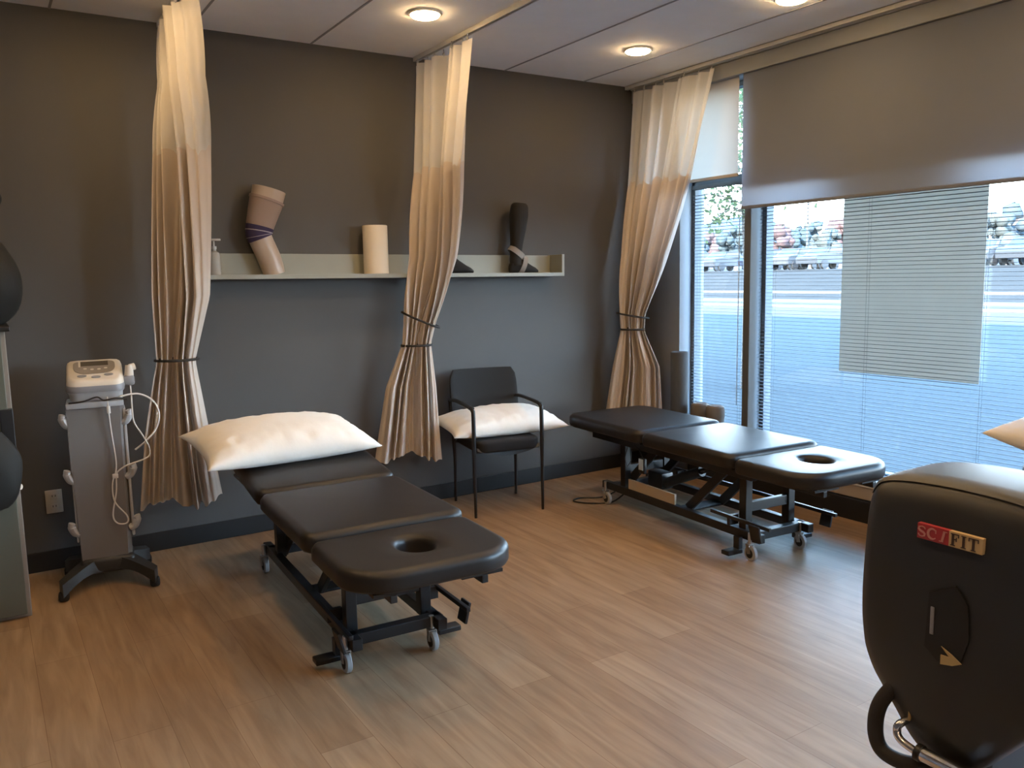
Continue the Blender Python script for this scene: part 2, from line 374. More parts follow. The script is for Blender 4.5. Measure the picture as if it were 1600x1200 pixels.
# ------------------------------------------------------------------ curtains
def curtain(label, secs, nf, yaw_fn, ties, track, net_z=2.115, hem=0.33, seed=1):
    rnd = random.Random(seed)
    x0, y0 = secs[0][1]
    t = thing('privacy_curtain', label, 'curtain', (x0, y0, 0), group='privacy curtains')
    Z = np.array([s[0] for s in secs][::-1])
    P = {k: np.array([(s[1][0]-x0, s[1][1]-y0, s[2], s[3], s[4])[k] for s in secs][::-1]) for k in range(5)}
    ns = int(nf*20); S = np.linspace(-1, 1, ns+1)
    ph = rnd.random()*6
    amp = np.array([0.78+0.30*math.sin(0.17*i+seed*2.3) for i in range(ns+1)])
    def pt(i, z):
        s = S[i]; cx, cy, a, b, ang = [np.interp(z, Z, P[k]) for k in range(5)]
        wob = 0.25*math.sin(2.3*s*PI+seed+z*0.8)
        u = a*(s+0.04*math.sin(6*s+z*2)); sw = 0.86*math.sin(PI*nf*(s+0.11*math.sin(2.1*PI*s+seed*1.7))+ph+wob)+0.14*math.sin(PI*nf*2.3*s+seed+wob*2); v = b*math.sqrt(max(0.0, 1-0.75*s*s))*amp[i]*math.copysign(abs(sw)**0.8, sw)
        c, sn = math.cos(ang), math.sin(ang)
        return Vector((cx+u*c-v*sn, cy+u*sn+v*c, z))
    def grid(zs_fn, rows):
        b = B(); R = []
        for j in range(rows+1): R.append([b.bm.verts.new(pt(i, zs_fn(i, j/rows))) for i in range(ns+1)])
        for j in range(rows):
            for i in range(ns): b.bm.faces.new((R[j][i], R[j][i+1], R[j+1][i+1], R[j+1][i]))
        return b
    zt = track[2]-0.035
    edge = [net_z+0.018*math.sin(i*0.31+seed)+0.01*math.sin(i*0.9) for i in range(ns+1)]
    hemz = [hem+0.022*math.sin(i*0.07+seed*2)+0.006*math.sin(i*0.4) for i in range(ns+1)]
    grid(lambda i, f: zt+(edge[i]-zt)*f, 18).build('net_panel', M_NET, t, angle=180)
    fo = grid(lambda i, f: edge[i]+(hemz[i]-edge[i])*f, 60).build('fabric_drop', M_CURT, t, angle=180)
    # stitched seam tape
    # hooks
    for k in range(8):
        i = int((k+0.5)/8*ns); p = pt(i, zt)
        hk = B(); hk.tube([(p.x, p.y, zt-0.004), (p.x+0.004, p.y, zt+0.014), (p.x, p.y, track[2]+0.001)], 0.0035, 6)
        hk.sphere((p.x, p.y, zt+0.008), 0.008, n=8)
        hk.build('hook', M_CARTL, t)
    for (z, dz, grow) in ties:
        cx, cy, a, b_, ang = [np.interp(z, Z, P[k]) for k in range(5)]
        a, b_ = a*1.06+0.006+grow, b_*0.98+0.006+grow
        pts = []
        for k in range(40):
            th = 2*PI*k/40; u, v = a*math.cos(th), b_*math.sin(th)
            c, sn = math.cos(ang), math.sin(ang)
            pts.append((cx+u*c-v*sn, cy+u*sn+v*c, z+dz*math.cos(th)))
        tb = B().tube(pts, 0.007, 8, closed=True)
        q = Vector(pts[30 if seed == 1 else 34])
        tb.box(q, (0.034, 0.026, 0.026), bev=0.005)
        tb.build('tieback', M_TIE, t)
    return t
# (z, (x, y), half length along fold axis, half depth across, axis angle)
A90 = PI/2; D = math.radians
curtain('left privacy curtain between cart and pillow-topped table, tied once in black',
        [(2.79, (-3.235, -0.42), 0.28, 0.088, A90), (2.45, (-3.24, -0.42), 0.17, 0.09, D(105)), (2.1, (-3.255, -0.40), 0.135, 0.095, D(135)), (1.4, (-3.29, -0.36), 0.132, 0.09, D(160)), (1.07, (-3.325, -0.31), 0.092, 0.08, D(168)),
         (1.0, (-3.33, -0.31), 0.105, 0.085, D(168)), (0.7, (-3.335, -0.28), 0.155, 0.11, D(168)), (0.28, (-3.335, -0.27), 0.21, 0.09, D(168))], 5.5, None,
        [(1.08, 0.0, 0.0)], (-3.235, 0, 2.80), seed=1, hem=0.31)
curtain('middle privacy curtain beside black chair with two black ties',
        [(2.79, (-1.753, -0.375), 0.36, 0.05, A90), (2.1, (-1.785, -0.34), 0.28, 0.08, A90), (1.6, (-1.80, -0.27), 0.18, 0.085, D(112)), (1.2, (-1.873, -0.20), 0.10, 0.078, D(150)),
         (1.07, (-1.90, -0.20), 0.088, 0.07, D(154)), (0.8, (-1.945, -0.20), 0.155, 0.10, D(154)), (0.3, (-1.985, -0.20), 0.215, 0.085, D(154))], 5.5, None,
        [(1.215, 0.05, -0.002), (1.06, 0.0, -0.008)], (-1.753, 0, 2.80), seed=2, hem=0.36)
curtain('right privacy curtain in the corner next to the window, tied twice',
        [(2.79, (-0.045, -0.47), 0.42, 0.045, A90), (2.1, (-0.10, -0.40), 0.32, 0.07, A90), (1.6, (-0.15, -0.32), 0.20, 0.075, D(102)), (1.18, (-0.17, -0.22), 0.095, 0.062, D(134)),
         (1.06, (-0.17, -0.22), 0.085, 0.06, D(138)), (0.8, (-0.165, -0.26), 0.17, 0.09, D(138)), (0.3, (-0.19, -0.25), 0.225, 0.12, D(138))], 5.5, None,
        [(1.17, 0.02, 0.008), (1.07, 0.0, -0.01)], (-0.045, 0, 2.80), seed=3, hem=0.33)
for x, lab, yf in ((-3.235, 'white ceiling curtain track above the left curtain', -3.0), (-1.753, 'white ceiling curtain track above the middle curtain', -4.0), (-0.045, 'white ceiling curtain track along the window wall', -4.0)):
    b = B()
    b.box((x-0.012, yf/2-0.01, H-0.013), (0.004, -yf, 0.026)); b.box((x+0.012, yf/2-0.01, H-0.013), (0.004, -yf, 0.026)); b.box((x, yf/2-0.01, H-0.002), (0.028, -yf, 0.004))
    b.box((x-0.008, yf/2-0.01, H-0.025), (0.008, -yf, 0.003)); b.box((x+0.008, yf/2-0.01, H-0.025), (0.008, -yf, 0.003))
    tag(b.build('curtain_track', M_TRACK, smooth=False), lab, 'curtain track', 'ceiling curtain tracks')

# ------------------------------------------------------------------ pads, treatment tables
def rrect_pts(x0, x1, y0, y1, rf, rb, n):
    """polar-sampled outline of a rounded rectangle; rf: corner radius at y0 side, rb at y1 side"""
    poly = []
    for cx, cy, r, a0 in ((x1-rf, y0+rf, rf, -PI/2), (x1-rb, y1-rb, rb, 0), (x0+rb, y1-rb, rb, PI/2), (x0+rf, y0+rf, rf, PI)):
        for k in range(13): poly.append((cx+r*math.cos(a0+k*PI/24), cy+r*math.sin(a0+k*PI/24)))
    return poly
def polar(poly, c, n):
    out = []
    m = len(poly)
    for j in range(n):
        th = 2*PI*j/n; dx, dy = math.cos(th), math.sin(th); best = None
        for i in range(m):
            ax, ay = poly[i][0]-c[0], poly[i][1]-c[1]; bx, by = poly[(i+1) % m][0]-c[0], poly[(i+1) % m][1]-c[1]
            ex, ey = bx-ax, by-ay; den = dx*ey-dy*ex
            if abs(den) < 1e-12: continue
            t = (ax*ey-ay*ex)/den; s = (ax*dy-ay*dx)/den
            if t > 0 and -1e-6 <= s <= 1+1e-6 and (best is None or t < best): best = t
        out.append((c[0]+dx*best, c[1]+dy*best))
    return out
def pad(x0, x1, y0, y1, zt, th, rf, rb, re=0.035, hole=None, n=96, crown=0.004):
    c = hole[:2] if hole else ((x0+x1)/2, (y0+y1)/2)
    def ring(ins, z, dome=0):
        P = polar(rrect_pts(x0+ins, x1-ins, y0+ins, y1-ins, max(rf-ins, 0.012), max(rb-ins, 0.012), n), c, n)
        return [Vector((p[0], p[1], z)) for p in P]
    rings = []
    if not hole:
        rings.append([Vector((c[0]+(p.x-c[0])*0.01, c[1]+(p.y-c[1])*0.01, zt-th)) for p in ring(0.03, 0)])
    rings += [ring(0.02, zt-th), ring(0.006, zt-th+0.004), ring(0, zt-th+0.014)]
    for k in range(0, 9):
        a = k/8*PI/2
        rings.append(ring(re*(1-math.cos(a)), zt-re*0.8+re*0.8*math.sin(a)))
    base = ring(re*1.02, zt)
    if not hole:
        for f in (0.8, 0.5, 0.2, 0.01):
            rings.append([Vector((c[0]+(p.x-c[0])*f, c[1]+(p.y-c[1])*f, zt+crown*(1-f*f))) for p in base])
    else:
        ha, hb = hole[2], hole[3]
        E = lambda k, z: [Vector((c[0]+(ha+k)*math.cos(2*PI*j/n), c[1]+(hb+k)*math.sin(2*PI*j/n), z)) for j in range(n)]
        e0 = E(0.022, zt+0.001)
        for f in (0.35, 0.7): rings.append([p*(1-f)+q*f for p, q in zip(base, e0)])
        rings += [e0, E(0.012, zt-0.004), E(0.004, zt-0.012), E(0, zt-0.025), E(0, zt-th)]
        rings.append([Vector((p.x, p.y, p.z)) for p in ring(0.02, zt-th)])
    b = B(); b.loft(rings, cap0=not hole, cap1=not hole)
    if hole: bmesh.ops.remove_doubles(b.bm, verts=b.bm.verts[:], dist=1e-6)
    return b

HW = 0.33; ZT = 0.545
def make_table():
    t = thing('treatment_table', 'x', 'treatment table')
    # pads
    o = pad(-HW, HW, 0.0, 0.80, 0.075, 0.075, 0.05, 0.10).build('back_section', M_VINYL, t, angle=60, loc=(0, 0.20, ZT-0.075))
    pad(-HW, HW, -0.55, 0.185, ZT-0.004, 0.075, 0.045, 0.045).build('middle_section', M_VINYL, t, angle=60)
    pad(-HW+0.01, HW-0.01, -1.04, -0.556, ZT-0.02, 0.075, 0.17, 0.04, hole=(0.0, -0.80, 0.065, 0.085)).build('head_section', M_VINYL, t, angle=60)
    # boards carrying the pads
    z = ZT-0.075
    B().box((0, 0.60, z-0.008), (0.56, 0.72, 0.012)).build('board', M_STEEL, t, smooth=False)
    B().box((0, -0.18, z-0.010), (0.56, 0.68, 0.012)).build('board', M_STEEL, t, smooth=False)
    hb = B(); hb.box((-0.16, -0.80, z-0.026), (0.16, 0.42, 0.012)); hb.box((0.16, -0.80, z-0.026), (0.16, 0.42, 0.012)); hb.box((0, -0.62, z-0.026), (0.4, 0.07, 0.012))
    hb.build('board', M_STEEL, t, smooth=False)
    # upper frame
    u = B(); zu = z-0.045
    for sx in (-1, 1):
        u.box((sx*0.20, 0.12, zu), (0.03, 1.42, 0.045))
        u.box((sx*0.17, -0.80, zu-0.002), (0.025, 0.42, 0.028))
    for y in (-0.57, -0.22, 0.18, 0.55, 0.82): u.box((0, y, zu), (0.40, 0.035, 0.04))
    u.build('upper_frame', M_STEEL, t, smooth=False, bevel=0.003)
    # head lever with knob
    k = B(); k.tube([(0.20, -0.72, z-0.05), (0.25, -0.82, z-0.055), (0.265, -0.86, z-0.055)], 0.005, 8)
    lv = k.build('head_lever', M_STEEL, t); B().sphere((0.268, -0.872, z-0.055), 0.014).build('knob', M_BLACKP, lv)
    # lower frame
    l = B(); zl = 0.115
    for sx in (-1, 1): l.box((sx*0.175, 0.06, zl), (0.04, 1.38, 0.045))
    for y in (-0.56, 0.66): l.box((0, y, zl), (0.38, 0.045, 0.045))
    l.box((0, 0.05, zl-0.012), (0.31, 0.10, 0.012))
    l.build('base_frame', M_STEEL, t, smooth=False, bevel=0.003)
    # front posts with crossbars
    for sx in (-1, 1):
        B().box((sx*0.155, -0.49, (zl+zu)/2), (0.045, 0.05, zu-zl), bev=0.003).build('post', M_STEEL, t, smooth=False)
        B().box((sx*0.155, 0.55, (zl+zu)/2), (0.045, 0.05, zu-zl), bev=0.003).build('post', M_STEEL, t, smooth=False)
    B().box((0, -0.49, 0.245), (0.28, 0.03, 0.05), bev=0.003).build('crossbar', M_STEEL, t, smooth=False)
    B().box((0, 0.55, 0.245), (0.28, 0.03, 0.05), bev=0.003).build('crossbar', M_STEEL, t, smooth=False)
    # lift arms
    for sx in (-1, 1):
        for y in (-0.18, 0.42):
            B().bar((sx*0.125, y+0.17, zl+0.01), (sx*0.125, y-0.15, zu-0.01), 0.022, 0.05, up=(0, 0.5, 1), bev=0.003).build('lift_arm', M_STEEL, t, smooth=False)
    c = B(); c.cyl((0.0, 0.36, 0.17), (0.0, 0.02, 0.31), 0.03, 16); c.cyl((0.0, 0.02, 0.31), (0.0, -0.15, 0.38), 0.016, 12); c.box((0.0, 0.40, 0.19), (0.09, 0.14, 0.10), bev=0.01)
    c.build('lift_motor', M_STEEL, t)
    # foot bars and pedals
    for sx in (-1, 1):
        fb = B(); yl, yc = (1.28, -0.10) if sx > 0 else (0.42, -0.53); fb.box((sx*0.235, yc, 0.20), (0.018, yl, 0.018), bev=0.003); fb.box((sx*0.205, -0.45, 0.18), (0.06, 0.02, 0.05))
        if sx > 0: fb.box((sx*0.205, 0.45, 0.18), (0.06, 0.02, 0.05))
        f = fb.build('foot_bar', M_STEEL, t, smooth=False)
        B().box((sx*0.255, -0.66, 0.165), (0.012, 0.07, 0.085), Matrix.Rotation(0.25*sx, 3, 'Y'), bev=0.003).build('pedal', M_STEEL, f, smooth=False)
    for sx in (-1, 1):
        B().box((sx*0.255, -0.50, 0.034), (0.10, 0.055, 0.022), bev=0.004).box((sx*0.215, -0.50, 0.07), (0.025, 0.04, 0.07)).build('foot_pedal', M_STEEL, t, smooth=False)
    # casters
    for sx in (-1, 1):
        for y, dy in ((-0.575, -0.01), (0.70, -0.02)):
            cx = sx*0.178-0.028
            fk = B(); fk.cyl((cx, y, 0.14), (cx, y, 0.085), 0.010, 12); fk.box((cx, y, 0.083), (0.034, 0.034, 0.006), bev=0.002)
            for s in (-1, 1): fk.bar((cx+s*0.016, y, 0.083), (cx+s*0.016, y+dy, 0.038), 0.004, 0.022, up=(0, 1, 0))
            cst = fk.build('caster', M_ZINC, t)
            wl = B(); wl.loft([[Vector((cx+dx, y+dy+r*math.cos(2*PI*j/28), 0.0385+r*math.sin(2*PI*j/28))) for j in range(28)] for dx, r in ((-0.012, 0.024), (-0.012, 0.034), (-0.008, 0.0385), (0.008, 0.0385), (0.012, 0.034), (0.012, 0.024))])
            wl.build('tyre', M_TYRE, cst)
            B().cyl((cx-0.0135, y+dy, 0.0385), (cx+0.0135, y+dy, 0.0385), 0.023, 20).build('hub', M_RUB, cst)
    return t
TB = make_table()
T2 = TB
T1 = copy_tree(TB)
T3 = copy_tree(TB)
def place(o, loc, rz, label):
    o.location = loc; o.rotation_euler = (0, 0, rz); o['label'] = label; o['group'] = 'treatment tables'
place(T1, (-2.875, -1.40, 0), -0.05, 'black vinyl treatment table near the cart with white pillow on raised end')
place(T2, (-0.70, -1.455, 0), -0.07, 'empty black vinyl treatment table standing beside the window')
for c in T3.children:
    if c.name.startswith('back_section'): c.rotation_euler = (math.radians(11), 0, 0)
place(T3, (-0.41, -4.14, 0), -0.02, 'third treatment table, cut off by right frame edge, behind the exercise bike')
for c in T1.children:
    if c.name.startswith('back_section'): c.rotation_euler = (math.radians(7), 0, 0)
T2.scale = (1, 1, 1.035)
# extras of the window table
o = B().box((-0.18, 0.26, 0.168), (0.014, 0.44, 0.06), bev=0.002).build('label_plate', M_LBL, T2, smooth=False); o['label'] = 'tan label plate along the base'
hc = B(); hc.box((-0.215, 0.30, 0.315), (0.025, 0.05, 0.09), bev=0.006); hc.tube([(-0.215, 0.30, 0.36), (-0.22, 0.33, 0.41), (-0.21, 0.40, 0.42)], 0.003, 6)
h = hc.build('hand_control', M_BLACKP, T2); B().box((-0.2285, 0.30, 0.325), (0.003, 0.042, 0.065), bev=0.001).build('keypad', M_BLUEW, h)
B().tube([(-0.215, 0.42, 0.40), (-0.225, 0.40, 0.33), (-0.225, 0.435, 0.29), (-0.225, 0.465, 0.33), (-0.215, 0.45, 0.40)], 0.003, 6).build('control_cord', M_BLACKP, T2)
def smooth_path(pts, n=8):
    P = [Vector(p) for p in pts]; out = []
    for i in range(len(P)-1):
        a, b, c, d = P[max(i-1, 0)], P[i], P[i+1], P[min(i+2, len(P)-1)]
        for k in range(n):
            s = k/n
            out.append(0.5*((2*b)+(c-a)*s+(2*a-5*b+4*c-d)*s*s+(3*b-a-3*c+d)*s**3))
    return out+[P[-1]]
B().tube(smooth_path([(-0.10, 0.62, 0.12), (-0.16, 0.78, 0.02), (-0.28, 0.88, 0.006), (-0.36, 0.84, 0.006), (-0.30, 0.74, 0.006), (-0.17, 0.68, 0.008), (-0.10, 0.60, 0.09)]), 0.005, 8).build('power_cord', M_BLACKP, T2)

# ------------------------------------------------------------------ pillows
def pillow_mesh(a, b, h, seed=0, n=44):
    bb = B(); top = {}; bot = {}
    rnd = random.Random(seed); p1, p2 = rnd.random()*6, rnd.random()*6
    for i in range(n+1):
        for j in range(n+1):
            u, v = -1+2*i/n, -1+2*j/n
            x = a*u*(1-0.06*(1-abs(u)**1.5)*0-0.10*(1-v*v)*abs(u)**3*0.8); y = b*v*(1-0.10*(1-u*u)*abs(v)**3)
            d = (max(0, 1-abs(u)**2.6)*max(0, 1-abs(v)**2.6))**0.55
            nv = mnoise.noise(Vector((u*9+p1, v*2.2, seed*3.1))); n2 = mnoise.noise(Vector((u*22+p1, v*3.5, seed*1.7)))
            fr = min(1, 4*(1-abs(v)))*min(1, 5*(1-abs(u)))
            wr = (0.010*nv*abs(v)+(0.007*n2*max(0.0, -v)))*fr
            wr += 0.004*math.sin(19*v+2*math.sin(5*u+p2))*abs(u)**2*min(1, 5*(1-abs(u)))*min(1, 4*(1-abs(v)))
            wr += 0.006*math.sin(3.1*u+2.2*v+p1)*d
            zt = h*0.62*d+wr; zb = -h*0.38*d*(0.9)
            zb = max(zb, -h*0.30)
            t = bb.bm.verts.new((x, y, zt)); top[i, j] = t
            bot[i, j] = t if i in (0, n) or j in (0, n) else bb.bm.verts.new((x, y, zb))
    for i in range(n):
        for j in range(n):
            bb.bm.faces.new((top[i, j], top[i+1, j], top[i+1, j+1], top[i, j+1]))
            bb.bm.faces.new((bot[i, j], bot[i, j+1], bot[i+1, j+1], bot[i+1, j]))
    # piped seam
    return bb
def pillow(label, loc, rot, a, b, h, seed):
    o = pillow_mesh(a, b, h, seed).build('pillow', M_PILLOW, angle=180)
    o.location = loc; o.rotation_euler = rot
    return tag(o, label, 'pillow', 'white pillows')
pillow('plump white pillow on the raised end of the nearer table', (-2.925, -0.70, 0.663), (math.radians(9), 0, math.radians(2)), 0.44, 0.27, 0.185, 1)
pillow('white pillow lying across the black chair under its arms', (-1.40, -0.33, 0.535), (math.radians(6), 0, math.radians(-7)), 0.40, 0.23, 0.16, 2)
pillow('white pillow with only its corner showing at right frame edge', (-0.33, -3.28, 0.738), (math.radians(11), 0, math.radians(-1)), 0.39, 0.26, 0.18, 3)

# ------------------------------------------------------------------ chair
t = thing('armchair', 'black stacking armchair with white pillow on its seat', 'chair', (-1.435, -0.345, 0), math.radians(-11))
FX, FY = 0.225, 0.225
for sx in (-1, 1):
    lg = B(); lg.tube(smooth_path([(sx*FX, -FY, 0.0), (sx*FX, -FY, 0.30), (sx*FX, -FY, 0.62), (sx*FX, -FY+0.012, 0.664), (sx*FX, -FY+0.045, 0.675)]), [0.0085+0.0045*min(1, i/12) for i in range(33)], 12)
    lg.build('leg', M_STEEL, t)
    lg = B(); lg.tube(smooth_path([(sx*(FX-0.01), FY-0.02, 0.0), (sx*(FX-0.01), FY-0.03, 0.3), (sx*FX, FY-0.02, 0.55), (sx*(FX), FY+0.01, 0.67)]), [0.0085+0.0045*min(1, i/10) for i in range(25)], 12)
    lg.build('leg', M_STEEL, t)
    ar = B(); ar.tube(smooth_path([(sx*FX, -FY+0.03, 0.676), (sx*FX, -0.05, 0.682), (sx*FX, 0.12, 0.685), (sx*FX, FY+0.005, 0.675)]), 0.015, 12, sq=(1.25, 0.75))
    ar.build('armrest', M_STEEL, t)
# seat: cushion that bellies at the front
s = pad(-0.212, 0.212, -0.25, 0.20, 0.475, 0.075, 0.07, 0.05, re=0.028, n=72); s.build('seat', M_CHAIRF, t, angle=60)
rings = []
for k in range(9):
    f = k/8; x = -0.207+0.414*f
    rings.append([Vector((x, -0.225+0.05*0, 0.43)), Vector((x, -0.240, 0.415-0.040*math.sin(PI*f))), Vector((x, -0.12, 0.415-0.02*math.sin(PI*f))), Vector((x, 0.17, 0.412)), Vector((x, 0.17, 0.425)), Vector((x, -0.2, 0.432))])
B().loft(rings).build('seat_pan', M_STEEL, t)
B().box((0, -FY+0.03, 0.405), (0.43, 0.018, 0.018)).build('seat_rail', M_STEEL, t, smooth=False)
B().box((0, FY-0.03, 0.405), (0.43, 0.018, 0.018)).build('seat_rail', M_STEEL, t, smooth=False)
# backrest
rings = []
nz = 10
for k in range(nz+1):
    f = k/nz; z = 0.47+0.40*f; y = 0.185+0.055*f
    hw = 0.228+0.008*math.sin(PI*f); e = min(1, (1-f)*6, f*8+0.5); th = 0.020*math.sqrt(max(0.1, e)); 
    hw *= (1-0.10*max(0, (f-0.86)/0.14)**2)
    r = []
    for j in range(24):
        a = 2*PI*j/24; ca, sa = math.cos(a), math.sin(a)
        X = hw*math.copysign(abs(ca)**0.35, ca); Y = th*math.copysign(abs(sa)**0.6, sa)
        r.append(Vector((X, y+Y+0.03*(X/0.2)**2*-1+0.02, z)))
    rings.append(r)
B().loft(rings).build('backrest', M_CHAIRF, t, angle=60)

# ------------------------------------------------------------------ wall shelf and what stands on it
SX0, SX1, SZ = -3.18, -0.735, 1.487; SD = 0.16
t = thing('wall_shelf', 'long pale shelf ledge on the dark wall', 'shelf', ((SX0+SX1)/2, 0, SZ))
t.rotation_euler = (0, math.radians(0.5), 0)
Lh = SX1-SX0
B().box((0, -SD/2, 0.0), (Lh, SD, 0.025), bev=0.002).build('shelf_board', M_SHELF, t, smooth=False)
B().box((0, -0.008, 0.0125+0.06), (Lh-0.002, 0.015, 0.12), bev=0.002).build('back_panel', M_SHELF, t, smooth=False)
B().box((Lh/2-0.01, -SD/2-0.0, 0.0125+0.062), (0.02, SD, 0.124), bev=0.002).build('end_panel', M_SHELF, t, smooth=False)
B().box((-Lh/2+0.01, -SD/2-0.0, 0.0125+0.062), (0.02, SD, 0.124), bev=0.002).build('end_panel', M_SHELF, t, smooth=False)
ST = SZ+0.0125
def sh(x): return ST-(x-(SX0+SX1)/2)*math.tan(math.radians(0.5))
# knee model
t = thing('knee_model', 'bent mannequin knee in a taupe sleeve with purple band', 'knee model', (-2.745, -0.085, sh(-2.745)))
K = smooth_path([(0.02, 0, 0.0), (-0.005, 0, 0.09), (-0.045, 0, 0.19), (-0.055, 0, 0.24), (-0.03, 0, 0.33), (0.0, 0, 0.42), (0.015, 0, 0.475)], 6)
RK = np.interp(np.linspace(0, 1, len(K)), [0, 0.15, 0.35, 0.5, 0.6, 0.8, 1], [0.060, 0.066, 0.066, 0.070, 0.076, 0.090, 0.094])
lo = B().tube(K[:22], list(RK[:22]), 28, sq=(0.72, 1)); lo.build('lower_leg', M_SKIN, t)
B().tube(K[20:30], [r*1.05 for r in RK[20:30]], 28, sq=(0.72, 1)).build('knit_sleeve', M_SLEEVE, t)
B().tube(K[29:], [r*1.0 for r in RK[29:]], 28, sq=(0.72, 1)).build('thigh_stump', M_SKIN, t)
B().tube(K[29:31], [RK[29]*1.10, RK[30]*1.10], 28, sq=(0.73, 1)).build('cuff', M_SLEEVE, t)
B().tube(K[13:21], [r*1.07 for r in RK[13:21]], 28, sq=(0.74, 1)).build('purple_band', M_BAND, t)
pp = B()
for i in (15, 18): pp.tube([K[i], K[i]+(K[i+1]-K[i])*0.35], [RK[i]*1.085]*2, 28, sq=(0.745, 1))
pp.build('band_piping', M_BANDL, t)
# paper towel roll
t = thing('paper_towel_roll', 'upright cream paper towel roll on the shelf', 'paper towel', (-2.10, -0.085, sh(-2.1)))
B().lathe([(0.02, 0), (0.072, 0), (0.075, 0.003), (0.075, 0.287), (0.072, 0.29), (0.02, 0.29), (0.02, 0)], 40).build('roll', M_PTOWEL, t)
B().lathe([(0.0195, 0.0), (0.0195, 0.29), (0.017, 0.29), (0.017, 0.0), (0.0195, 0)], 24).build('core', M_CARD, t)
# pump bottle
t = thing('pump_bottle', 'clear pump bottle on shelf end beside the left curtain', 'bottle', (-3.052, -0.09, sh(-3.052)))
B().lathe([(0, 0), (0.028, 0), (0.031, 0.006), (0.031, 0.10), (0.026, 0.12), (0.012, 0.13), (0.012, 0.14), (0, 0.14)], 24).build('body', M_CLEAR, t)
b = B(); b.cyl((0, 0, 0.14), (0, 0, 0.155), 0.014, 16); b.cyl((0, 0, 0.155), (0, 0, 0.185), 0.005, 10); b.box((0.012, 0, 0.19), (0.05, 0.018, 0.012), bev=0.003); b.build('pump', M_CARTL, t)
# foot models
def foot_model(name, label, loc, rz, tall):
    t = thing(name, label, 'foot model', loc, rz, 'foot models on the shelf')
    leg = smooth_path([(0.0, 0, 0.05), (-0.005, 0, 0.10), (0.0, 0, 0.17), (0.012, 0, 0.27), (0.022, 0, 0.38), (0.03, 0, 0.46)] if tall else [(0.0, 0, 0.05), (-0.005, 0, 0.10), (0.0, 0, 0.14)], 5)
    if tall: rs = list(np.interp(np.linspace(0, 1, len(leg)), [0, 0.25, 0.45, 0.8, 0.95, 1], [0.045, 0.040, 0.043, 0.064, 0.058, 0.045]))
    else: rs = list(np.interp(np.linspace(0, 1, len(leg)), [0, 1], [0.042, 0.038]))
    bd = B(); bd.tube(leg, rs, 24)
    ft = [(-0.05, 0.022, 0.030), (-0.03, 0.034, 0.05), (0.02, 0.036, 0.055), (0.06, 0.036, 0.040), (0.10, 0.038, 0.026), (0.13, 0.033, 0.018), (0.15, 0.018, 0.010)]
    rg = []
    for x, wy, hz in ft: rg.append([Vector((x, wy*math.cos(2*PI*j/20), hz+hz*math.sin(2*PI*j/20)*0.98)) for j in range(20)])
    bd.loft(rg)
    bd.build('sock', M_SOCK, t)
    if tall:
        wp = B()
        rg = []
        for k in range(21):
            f = k/20; x = -0.055+0.155*f; z = 0.165-0.11*f**1.0
            rg.append((x, z))
        # diagonal figure-of-eight strap: flat bands round the ankle and the instep
        def strap(c, n1, n2, ra, rb, w):
            n1, n2 = Vector(n1).normalized(), Vector(n2).normalized(); ax = n1.cross(n2).normalized()
            R = []
            for o_, e in ((-w/2, 0), (-w/2, 0.004), (w/2, 0.004), (w/2, 0)):
                R.append([Vector(c)+ax*o_+n1*(ra+e)*math.cos(2*PI*j/28)+n2*(rb+e)*math.sin(2*PI*j/28) for j in range(28)])
            wp.loft(R+[R[0]], cap0=False, cap1=False)
        strap((0.0, 0, 0.135), (1, 0, -0.75), (0, 1, 0), 0.058, 0.044, 0.036)
        strap((0.045, 0, 0.052), (0.35, 0, 1), (0, 1, 0), 0.056, 0.040, 0.032)
        wp.build('ankle_wrap', M_WRAP, t)
    return t
foot_model('foot_model', 'tall black sock leg model with grey ankle wrap on shelf', (-1.08, -0.085, sh(-1.08)), -0.25, True)
foot_model('foot_model', 'black sock foot model half hidden by the middle curtain', (-1.585, -0.085, sh(-1.585)), -0.2, False)

# ------------------------------------------------------------------ outlet
t = thing('wall_outlet', 'ivory power outlet on the wall behind the cart', 'outlet', (-3.917, 0, 0.36))
B().box((0, -0.004, 0), (0.078, 0.008, 0.122), bev=0.003).build('plate', M_OUT, t)
for dz in (-0.027, 0.027):
    s = B().box((0, -0.0085, dz), (0.034, 0.003, 0.03), bev=0.001).build('socket', M_OUT, t)
    B().box((-0.007, -0.0102, dz+0.003), (0.003, 0.001, 0.010)).box((0.007, -0.0102, dz+0.003), (0.003, 0.001, 0.010)).build('slots', M_DARK, s, smooth=False)

# ------------------------------------------------------------------ ultrasound cart
CX, CY = -3.722, -0.34
t = thing('equipment_cart', 'grey column cart with charcoal base by the wall', 'cart', (CX, CY, 0), math.radians(-6))
def ctower(z, hw, dp): return [Vector((x, y, z)) for x, y in ((-hw, -dp), (hw-0.02, -dp), (hw, -dp+0.03), (hw, dp), (-hw, dp))]
B().loft([ctower(0.14, 0.112, 0.085), ctower(0.50, 0.119, 0.088), ctower(0.885, 0.126, 0.09)]).build('column', M_CARTG, t, angle=20)
b = B(); b.box((0, 0.0, 0.90), (0.25, 0.20, 0.03), bev=0.008); b.build('tray', M_CARTL, t)
b = B(); b.box((0.124, 0.0, 0.55), (0.014, 0.15, 0.64), bev=0.005); b.build('side_trim', M_CARTL, t)
b = B(); b.box((-0.122, 0.0, 0.55), (0.010, 0.15, 0.64), bev=0.005); b.build('side_trim', M_CARTL, t)
